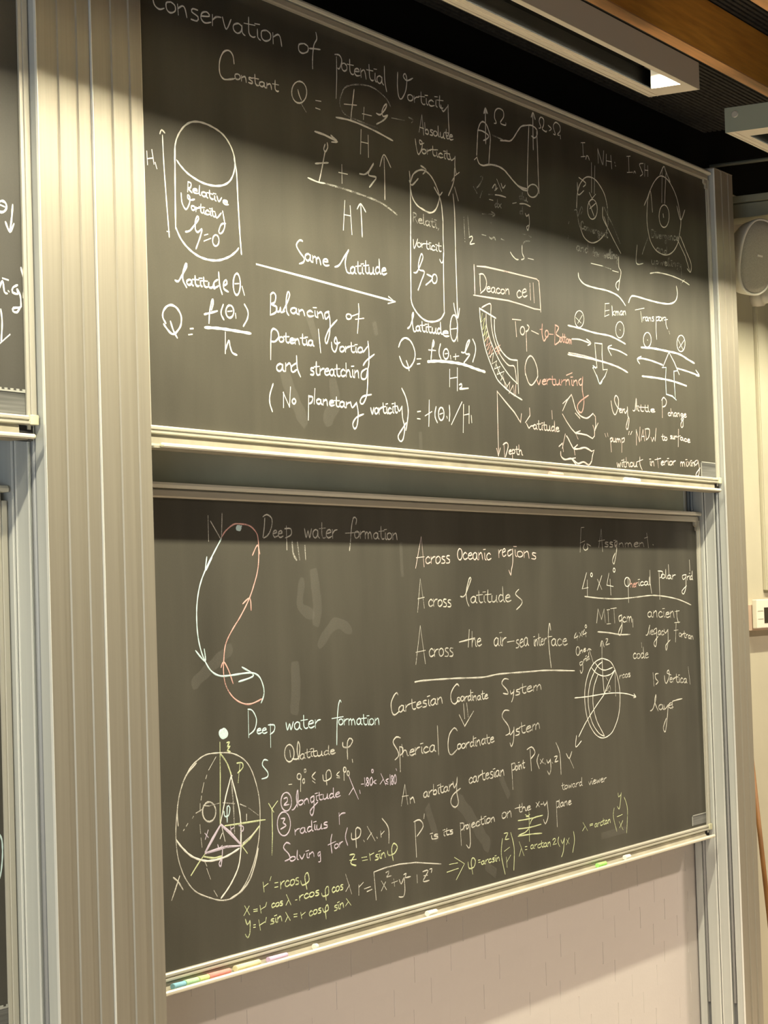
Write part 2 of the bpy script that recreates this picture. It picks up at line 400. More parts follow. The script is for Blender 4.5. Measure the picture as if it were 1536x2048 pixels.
# ------------------------------------------------------------------ linear board lamps
LY0, LY1, LZ = -.690, -.533, 1.448
def board_lamp(x0, x1, label, case):
    t = thing('board_lamp', ((x0 + x1) / 2, (LY0 + LY1) / 2, LZ), label, 'lamp', 'linear lamps over the boards')
    top = LZ + .078
    obj('front_panel', bx(x0, x1, LY0, LY0 + .003, LZ, top), case, t)
    obj('back_panel', bx(x0, x1, LY1 - .003, LY1, LZ, top), case, t)
    obj('top_panel', bx(x0, x1, LY0 + .003, LY1 - .003, top - .003, top), case, t)
    obj('end_panel', bx(x0 - .003, x0, LY0, LY1, LZ, top), case, t)
    obj('end_panel', bx(x1, x1 + .003, LY0, LY1, LZ, top), case, t)
    # lower rim around the opening
    bm = bx(x0, x1, LY0 + .003, LY0 + .020, LZ, LZ + .003)
    box(bm, x0, x1, LY1 - .046, LY1 - .003, LZ, LZ + .003)
    box(bm, x0, x1, LY1 - .012, LY1 - .009, LZ - .002, LZ)
    box(bm, x0, x1, LY1 - .030, LY1 - .028, LZ - .002, LZ)
    box(bm, x0, x0 + .09, LY0 + .020, LY1 - .046, LZ, LZ + .003)
    box(bm, x1 - .09, x1, LY0 + .020, LY1 - .046, LZ, LZ + .003)
    obj('rim', bm, MAT['lamprim'], t)
    bm = prism([(LY1 - .0468, LZ + .0002), (LY1 - .0462, LZ + .0002), (LY1 - .0462, LZ + .0034), (LY1 - .013, LZ + .0034), (LY1 - .010, LZ + .020), (LY1 - .010, LZ + .074), (LY1 - .012, LZ + .074), (LY1 - .012, LZ + .020)], 'x', x0 + .004, x1 - .004)
    obj('inner_lip', bm, MAT['lampdark'], t)
    obj('baffle', bx(x0 + .09, x1 - .09, LY0 + .062, LY1 - .012, top - .012, top - .005), MAT['lampdark'], t)
    obj('added_light_stop', bx(x0 + .09, x1 - .09, LY0 + .060, LY0 + .0615, LZ + .040, top - .003), MAT['lampdark'], t)  # added blade, hidden inside, keeps tube light off the inner wall
    obj('reflector', bx(x1 - .093, x1 - .088, LY0 + .021, LY1 - .047, LZ + .0005, top - .006), MAT['lampwhite'], t)
    obj('reflector', bx(x0 + .088, x0 + .093, LY0 + .021, LY1 - .047, LZ + .0005, top - .006), MAT['lampwhite'], t)
    yc, zc = LY0 + .033, top - .016
    tm = bpy.data.materials.get('lit_tube')
    if tm is None:
        tm = bpy.data.materials.new('lit_tube'); tm.use_nodes = True
        p = tm.node_tree.nodes['Principled BSDF']; p.inputs['Emission Color'].default_value = (*LAMP_COLOR, 1); p.inputs['Emission Strength'].default_value = 4.0
    obj('tube', tube((x0 + .12, yc - .004, zc + .006), (x1 - .12, yc - .004, zc + .006), .007, 10), tm, t, True)
    for xx in (x0 + .35, x1 - 1.62):
        obj('hanger', bx(xx, xx + .03, -.64, -.61, top, 1.815), MAT['black'], t)
    bm = tube((x0 - .003, (LY0 + LY1) / 2 + .045, LZ + .055), (x0 - .0055, (LY0 + LY1) / 2 + .045, LZ + .055), .0115, 18, r2=.009)
    obj('bolt', bm, MAT['frame'], t)
    area('tube_light', ((x0 + x1) / 2, yc + .004, zc - .002), (0, .66, -.75), x1 - x0 - .24, .055, LAMP_POWER * (x1 - x0) / 3.0, LAMP_COLOR)
    return t
board_lamp(3.25, 6.04, 'linear board lamp hanging over the boards, whose lit right end shows at the top', MAT['lampcase'])
board_lamp(6.665, 9.6, 'linear lamp entering at the right picture edge, its grey-green end panel with a bolt', MAT['lampcase2'])
board_lamp(0.0, 2.70, 'linear board lamp left of the picture, over the left boards', MAT['lampcase'])

# ------------------------------------------------------------------ pieces of chalk
def chalk(px0, px1, py, board_y, zb, d, color, label, group=None, y_off=-.022, r=.0074, tilt=0.0, short=None, lean=0.0, dz=0.0):
    fz = zb - d - .002
    Y = board_y + y_off
    a, b = at(px0, py, Y), at(px1, py, Y)
    x0, x1 = a.x, b.x
    if short: x1 = x0 + short
    t = thing('chalk_stick', ((x0 + x1) / 2, Y, fz), label, 'chalk', group)
    m = mat('chalk_' + label.split()[0], color, 0.9, noise=.06, nscale=90, spec=.05)
    bm = tube((x0, Y - tilt, fz + r + dz), (x1, Y + tilt, fz + r + lean + dz), r, 14, r2=r * .86)
    bmesh.ops.bevel(bm, geom=[e for e in bm.edges if any(len(f.verts) > 4 for f in e.link_faces)], offset=.0007, segments=1, affect='EDGES')
    st = obj('stick', bm, m, t)
    for pl in st.data.polygons: pl.use_smooth = abs(pl.normal.x) < .3
G = 'sticks of chalk in the lower tray'
LB = (LOW, -.8560, .036)
chalk(345, 369, 1966, *LB, (.30, .58, .72), 'blue stick of chalk, leftmost in the lower tray', G)
chalk(369, 395, 1960, *LB, (.52, .82, .50), 'green stick of chalk touching the blue one in the lower tray', G, r=.0077)
chalk(396, 416, 1953, *LB, (.72, .88, .38), 'lime stub of chalk between the green and the red stick in the lower tray', G)
chalk(416, 459, 1944, *LB, (.90, .36, .32), 'red stick of chalk in the lower tray', G)
chalk(470, 518, 1928, *LB, (.92, .86, .52), 'yellow stick of chalk in the lower tray', G, r=.0080)
chalk(536, 573, 1912, *LB, (.70, .52, .72), 'lilac stick of chalk in the lower tray', G, y_off=-.026)
chalk(628, 637, 1888, *LB, (.95, .95, .88), 'white round stub of chalk in the lower tray, left of the middle', G, y_off=-.026, r=.0078, short=.014)
chalk(854, 872, 1826, *LB, (.95, .95, .90), 'white stub of chalk in the middle of the lower tray', G, y_off=-.026, r=.008, dz=.002)
chalk(1194, 1211, 1724, *LB, (.45, .92, .25), 'bright green stub of chalk towards the right end of the lower tray', G, y_off=-.026, r=.0075, dz=.002)
chalk(1249, 1259, 1712, *LB, (.97, .97, .93), 'white stub of chalk right of the bright green one in the lower tray', G, y_off=-.026, r=.008, dz=.002)
G2 = 'sticks of chalk in the upper tray'
UB = (UP, .4345, .048)
chalk(1100, 1124, 948, *UB, (.85, .55, .45), 'pink stick of chalk lying in the upper tray', G2, y_off=-.019, r=.008, dz=.004)
chalk(1250, 1278, 962, *UB, (.95, .95, .92), 'white stick of chalk lying in the upper tray near its right end', G2, y_off=-.019, r=.0085, dz=.005)
# ------------------------------------------------------------------ things on the pier at the right edge
YW = WALL - .006
# loudspeaker
SPC = at(1517, 514, -.02)
sp = thing('wall_loudspeaker', SPC, 'white oval loudspeaker on the wall right of the aluminium post', 'loudspeaker')
n = Vector((-.62, -.78, -.10)).normalized()
u = Vector((0, 0, 1)).cross(n).normalized(); v = n.cross(u).normalized()
rr = math.radians(-9); u, v = u * math.cos(rr) + v * math.sin(rr), v * math.cos(rr) - u * math.sin(rr)
def ring(bm, a, b, d, N=48, e=2.35):
    out = []
    for i in range(N):
        t = 2 * math.pi * i / N; c, s = math.cos(t), math.sin(t)
        x = a * math.copysign(abs(c) ** (2 / e), c); y = b * math.copysign(abs(s) ** (2 / e), s)
        out.append(bm.verts.new(SPC + u * x + v * y + n * d))
    return out
def loft(rings, cap0=False, cap1=False):
    bm = bmesh.new(); R = [ring(bm, *q) for q in rings]; N = len(R[0])
    for A, B in zip(R, R[1:]):
        for i in range(N): bm.faces.new((A[i], A[(i + 1) % N], B[(i + 1) % N], B[i]))
    if cap0: bm.faces.new(R[0][::-1])
    if cap1: bm.faces.new(R[-1])
    bmesh.ops.recalc_face_normals(bm, faces=bm.faces)
    return bm
obj('cabinet', loft([(.040, .085, -.150), (.062, .118, -.140), (.076, .142, -.09), (.083, .150, -.03), (.085, .152, -.008), (.083, .150, 0), (.077, .144, .001), (.076, .143, -.006)], True), MAT['white'], sp, True)
obj('grille', loft([(.0755, .1425, -.006), (.0745, .1415, -.001), (.060, .122, .003), (.040, .08, .005), (.004, .008, .0055)], True, True), MAT['grille'], sp, True)
bm = bmesh.new(); r = bmesh.ops.create_cube(bm, size=1)
for q in r['verts']:
    c = q.co.copy(); q.co = SPC + u * (c.x * .024 + .002) + v * (c.y * .0075 + .004) + n * (c.z * .003 + .0065)
tag(obj('badge', bm, MAT['white'], sp), 'small pale badge on the grille')
br = SPC - n * .145
obj('bracket', tube(br, (br.x + .04, YW, br.z), .016, 14), MAT['white'], sp, True)
# round fitting
rc = at(1540, 590, .10)
rf = thing('wall_fitting', (rc.x, YW, rc.z), 'round cream wall fitting just below the right side of the loudspeaker', 'fitting')
bm = tube((rc.x, YW, rc.z), (rc.x, .13, rc.z), .044, 28, r2=.042); tube((rc.x, .131, rc.z), (rc.x, .10, rc.z), .036, 28, bm, .030)
obj('base', bm, MAT['white'], rf, True)
obj('knob', tube((rc.x, .101, rc.z), (rc.x, .07, rc.z), .014, 16), MAT['steel'], rf, True)
# cable trunking
tx = at(1510, 600, YW - .012).x
tk = thing('cable_trunking', (tx + .05, YW, .02), 'pale vertical cable trunking on the wall between loudspeaker and control panel', 'trunking')
obj('duct', bx(tx, tx + .10, YW - .014, YW, .012, 1.486, bevel=.002), MAT['wall_r'], tk)
obj('lid', bx(tx + .006, tx + .094, YW - .017, YW - .014, .012, 1.486), MAT['wall_r'], tk)
# control panel
a, b = at(1515, 1257, .125), at(1515, 1199, .125)
cpn = thing('control_panel', (a.x + .15, YW, a.z), 'white control panel with a dark screen on the wall at the right picture edge', 'control panel')
obj('front', bx(a.x, a.x + .30, .125, .145, a.z, b.z, bevel=.004), MAT['white'], cpn)
obj('back_box', bx(a.x + .004, a.x + .29, .149, YW, a.z - .008, b.z - .02, bevel=.002), MAT['pin'], cpn)
s0, s1 = at(1529, 1246, .125), at(1529, 1215, .125)
obj('screen', bx(s0.x, s0.x + .13, .1235, .1255, s0.z, s1.z), MAT['screen'], cpn)
for zq in (at(1520, 1222, .125).z, at(1520, 1238, .125).z):
    obj('button_gap', bx(a.x + .012, s0.x - .012, .1243, .1255, zq - .0012, zq + .0012), MAT['steel'], cpn)
# leaning stick
p0, p1 = at(1499, 1480, .158), at(1536, 1815, .10)
dd = (p1 - p0); tt = (FLOOR + .004 - p0.z) / dd.z
pb = p0 + dd * tt
wp = thing('wooden_stick', (pb.x, pb.y, FLOOR), 'brown wooden stick leaning on the wall at the lower right picture edge', 'stick')
obj('rod', tube(p0, pb, .0095, 12), MAT['dark_wood'], wp, True)
obj('tip', tube(p0, p0 - dd.normalized() * .02, .0085, 12, r2=.005), MAT['slot'], wp, True)

# ------------------------------------------------------------------ chalk writing
# single stroke hand: x right, y up, x-height 10
F = {
'a': (10, '8,8 5,10 1,7 1,2 4,0 7,3 8,9;8,9 8,2 10,0'), 'b': (9, '1,20 1,1;1,6 5,9 8,5 6,0 1,1'), 'c': (9, '8,8 5,10 1,6 2,1 5,0 9,2'),
'd': (10, '8,8 4,10 1,5 3,0 7,3;8,21 8,3 10,0'), 'e': (9, '1,5 8,7 6,10 2,8 1,3 4,0 9,2'), 'f': (8, '8,19 6,21 4,17 4,-9;0,9 9,10'),
'g': (10, '8,8 4,10 1,6 3,2 7,5 8,9;8,9 8,-6 5,-10 2,-7 5,-2 11,1'), 'h': (10, '1,20 1,0;1,5 4,10 7,8 8,1 10,0'), 'i': (4, '2,10 2,2 4,0;0,15 4,15.5'),
'j': (6, '4,10 4,-8 0,-11;3,15 6,15'), 'k': (9, '1,20 1,0;8,10 1,5 8,0'), 'l': (4, '1,21 1,3 3,0'), '£': (5, '-7,6 -3,8 3,20 3,23 1,19 0,8 1,1 4,0'),
'm': (14, '1,10 1,0;1,6 4,10 6,7 6,0;6,6 9,10 11,7 12,0'), 'n': (10, '1,10 1,0;1,6 5,10 7,8 8,0'), 'o': (9, '5,10 1,8 1,2 4,0 8,3 8,8 5,10'),
'p': (10, '1,10 1,-12;1,7 5,10 8,7 6,2 1,2'), 'r': (8, '1,10 1,0;1,5 4,9 8,10'), 's': (8, '7,10 3,10 2,7 7,4 6,0 1,0'),
't': (8, '3,18 3,3 6,0 8,1;-1,11 8,12'), 'u': (10, '1,10 1,2 4,0 7,3 8,10;8,10 8,1 10,0'), 'v': (9, '1,10 4,0 8,10'), 'w': (12, '1,10 3,0 6,8 8,0 11,10'),
'x': (9, '1,10 8,0;8,10 1,0'), 'y': (9, '1,10 2,3 5,2 8,9;8,10 7,-6 4,-10 2,-8 5,-3 10,0'), 'z': (9, '1,10 8,10 2,0 9,0'),
'A': (10, '0,0 5,22 5,22 9,0;2,8 8,9'), 'B': (10, '1,20 1,0;1,20 7,18 6,12 1,11;1,11 8,8 7,1 1,0'), 'C': (10, '9,17 7,21 3,19 0,12 1,3 5,0 9,2'),
'D': (11, '1,20 1,0;-1,20 6,20 10,12 7,2 1,0'), 'H': (11, '1,20 1,0;9,20 9,-1;1,10 9,11'), 'I': (8, '1,20 7,20;4,20 4,0;1,0 7,0'), 'N': (11, '1,0 1,20;1,20 8,0;8,0 9,22'),
'S': (9, '8,19 5,21 1,18 2,13 7,7 6,2 2,0 0,2'), 'W': (13, '1,20 3,0;3,0 6,14;6,14 9,0;9,0 12,20'), 'V': (11, '0,20 2,4 4,0 8,14 7,19 5,17 7,14 12,17'),
'1': (5, '2,20 3,0'), '2': (9, '1,16 4,20 7,16 1,0;1,0 8,1'), '8': (9, '7,18 4,20 2,16 7,6 5,0 1,4 7,14 7,18'), '0': (9, '5,20 1,14 1,5 4,0 8,6 8,14 5,20'),
'4': (10, '5,20 0,7 9,8;7,13 7,-3'), 'X': (9, '1,16 8,2;8,16 1,2'), '9': (8, '6,16 3,20 1,14 4,11 6,16;6,16 6,-4'),
'=': (9, '1,8 8,8;1,4 8,4'), '-': (8, '1,6 7,6'), '<': (9, '8,13 1,8 8,3'), '.': (4, '1,0 2,1'), ' ': (7, ''), "'": (4, '2,20 1,15'),
'λ': (9, '1,18 8,0;4,9 0,0'), 'φ': (10, '2,12 1,5 4,2 8,5 9,12 7,15 5,12 4,-8'), '(': (6, '5,22 1,14 1,6 4,-2'), ')': (6, '1,22 5,14 5,6 2,-2'),
'R': (10, '1,20 1,0;1,20 7,18 6,12 1,10;3,10 9,0'), '/': (8, '8,20 0,0'), '+': (9, '4,10 4,2;0,6 8,6'),
}
def glyph_strokes(s):
    return [[tuple(float(q) for q in p.split(',')) for p in t.split()] for t in s.split(';') if t.strip()]
GL = {k: (w, glyph_strokes(s)) for k, (w, s) in F.items()}

def smooth(pts, closed=False):
    """Catmull-Rom through the points"""
    if len(pts) < 3: return pts
    out = []
    P = [pts[0]] + pts + [pts[-1]] if not closed else [pts[-2]] + pts + [pts[1]]
    for i in range(1, len(P) - 2):
        p0, p1, p2, p3 = P[i - 1], P[i], P[i + 1], P[i + 2]
        L = math.hypot(p2[0] - p1[0], p2[1] - p1[1])
        n = max(2, min(8, int(L / 3.5) + 1))
        for j in range(n):
            t = j / n
            out.append(tuple(0.5 * (2 * b + (c - a) * t + (2 * a - 5 * b + 4 * c - d) * t * t + (3 * b - a - 3 * c + d) * t ** 3) for a, b, c, d in zip(p0, p1, p2, p3)))
    out.append(pts[-1])
    return out

def ribbon(bm, pts, w, Y):
    """pts: points (x, z) on the board in metres; a thin raised line of chalk"""
    q = [pts[0]]
    for p in pts[1:]:
        if math.hypot(p[0] - q[-1][0], p[1] - q[-1][1]) > .0006: q.append(p)
    if len(q) == 1: q.append((q[0][0] + .003, q[0][1] - .003))
    n = len(q)
    def nrm(a, b):
        dx, dz = b[0] - a[0], b[1] - a[1]; l = math.hypot(dx, dz) or 1
        return (dx / l, dz / l)
    d0, d1 = nrm(q[0], q[1]), nrm(q[-2], q[-1]); e = w * .35
    q[0] = (q[0][0] - d0[0] * e, q[0][1] - d0[1] * e); q[-1] = (q[-1][0] + d1[0] * e, q[-1][1] + d1[1] * e)
    rows = []
    ph = random.uniform(0, 6)
    for i, p in enumerate(q):
        a = q[max(0, i - 1)]; b = q[min(n - 1, i + 1)]
        d = nrm(a, b); h = w * .5 * (1 + .14 * math.sin(ph + i * 1.3))
        if i in (0, n - 1): h *= .62
        L = (p[0] - d[1] * h, p[1] + d[0] * h); R_ = (p[0] + d[1] * h, p[1] - d[0] * h)
        rows.append((bm.verts.new((L[0], Y - .0003, L[1])), bm.verts.new((p[0], Y - .0008, p[1])), bm.verts.new((R_[0], Y - .0003, R_[1]))))
    for A, B in zip(rows, rows[1:]):
        for j in (0, 1): bm.faces.new((A[j], A[j + 1], B[j + 1], B[j]))

BOARDS = {'U': (up_s, UP), 'D': (lo_s, LOW), 'l': (ul_s, UP), 'm': (ll_s, LOW)}
COLN = {'W': 'white', 'F': 'thin white', 'G': 'half-wiped white', 'P': 'pink', 'K': 'pale pink', 'L': 'lilac', 'Y': 'yellow-green', 'B': 'pale blue', 'S': 'faint'}
def write(data):
    board = None; ox = oy = 0.0; sc = 1.0; label = ''; groups = {}
    def emit(col, wt, strokes, kind):
        L = groups.setdefault((board, label, col, kind), [])
        Y = BOARDS[board][1]
        for s in strokes:
            pts = []
            for x, y in s:
                p = at(ox + x / sc, oy + y / sc, Y); pts.append((p.x, p.z))
            L.append((pts, (.0043 if board in 'Ul' else .0040) * wt))
    for ln in data.strip().splitlines():
        ln = ln.strip()
        if not ln: continue
        if ln[0] == '@':
            t = ln[1:].split(); board = t[0]; ox, oy, sc = map(float, t[1:4]); continue
        if ln[0] == '#':
            label = ln[1:].strip(); continue
        head, _, rest = ln.partition(':')
        t = head.split(); col = t[0]; wt = float(t[1]) if len(t) > 1 else 1.0
        for item in rest.split('|'):
            item = item.strip()
            if not item: continue
            if item[0] == 'T':          # T x0 y0 x1 y1 xh text
                q = item.split(None, 6); x0, y0, x1, y1, xh = map(float, q[1:6]); txt = q[6].replace('_', ' ')
                tot = sum(GL[c][0] for c in txt); acc = 0; ss = []
                # strokes are set in the letter-box spanned by baseline and the leaning vertical
                for c in txt:
                    gw, gs = GL[c]; jy = random.uniform(-.5, .5); js = random.uniform(.93, 1.08); jl = random.uniform(-.05, .05)
                    for g in gs:
                        pp = []
                        for (gx, gy) in g:
                            uu = (acc + gx * .96 + jl * gy) / tot; vv = (gy * js + jy) * xh * .089
                            pp.append((x0 + (x1 - x0) * uu - vv * .031, y0 + (y1 - y0) * uu - vv))
                        ss.append(smooth_px(pp))
                    acc += gw
                emit(col, wt, ss, 'writing')
            elif item[0] == 'O':        # O cx cy rx ry
                cx, cy, rx, ry = map(float, item.split()[1:5])
                a0 = random.uniform(-2, -1.2)
                emit(col, wt, [[(cx + rx * math.cos(a0 + .33 * i), cy + ry * math.sin(a0 + .33 * i)) for i in range(20)]], 'drawing')
            else:
                sharp = item[0] == '!'
                if sharp: item = item[1:]
                pp = [tuple(float(v) for v in p.split(',')) for p in item.split()]
                emit(col, wt, [pp if sharp else smooth_px(pp)], 'drawing')
    for (bd, label, col, kind), L in groups.items():
        # strokes that lie together make one word or one figure
        bb = [(min(p[0] for p in s), min(p[1] for p in s), max(p[0] for p in s), max(p[1] for p in s)) for s, w in L]
        par = list(range(len(L)))
        def find(i):
            while par[i] != i: i = par[i]
            return i
        def size(b): return math.hypot(b[2] - b[0], b[3] - b[1])
        for i in range(len(L)):
            for j in range(i):
                a, b = bb[i], bb[j]
                dx = max(0, a[0] - b[2], b[0] - a[2]); dz = max(0, a[1] - b[3], b[1] - a[3])
                if math.hypot(dx, dz) < max(.012, .45 * max(size(a), size(b))):
                    par[find(i)] = find(j)
        cl = {}
        for i in range(len(L)): cl.setdefault(find(i), []).append(i)
        for ids in cl.values():
            bm = bmesh.new()
            for i in ids: ribbon(bm, L[i][0], L[i][1], BOARDS[bd][1])
            o = obj('chalk_' + kind, bm, CH['f' if col == 'F' and bd == 'D' else col], BOARDS[bd][0])
            if label: o['label'] = f'{COLN[col]} chalk {kind}: {label}' if col != 'S' else label
def smooth_px(pp):
    # step length is judged in photo-sized units; crops are drawn about 4 to 6 times enlarged
    return [(a * 5, b * 5) for a, b in smooth([(x / 5, y / 5) for x, y in pp])]
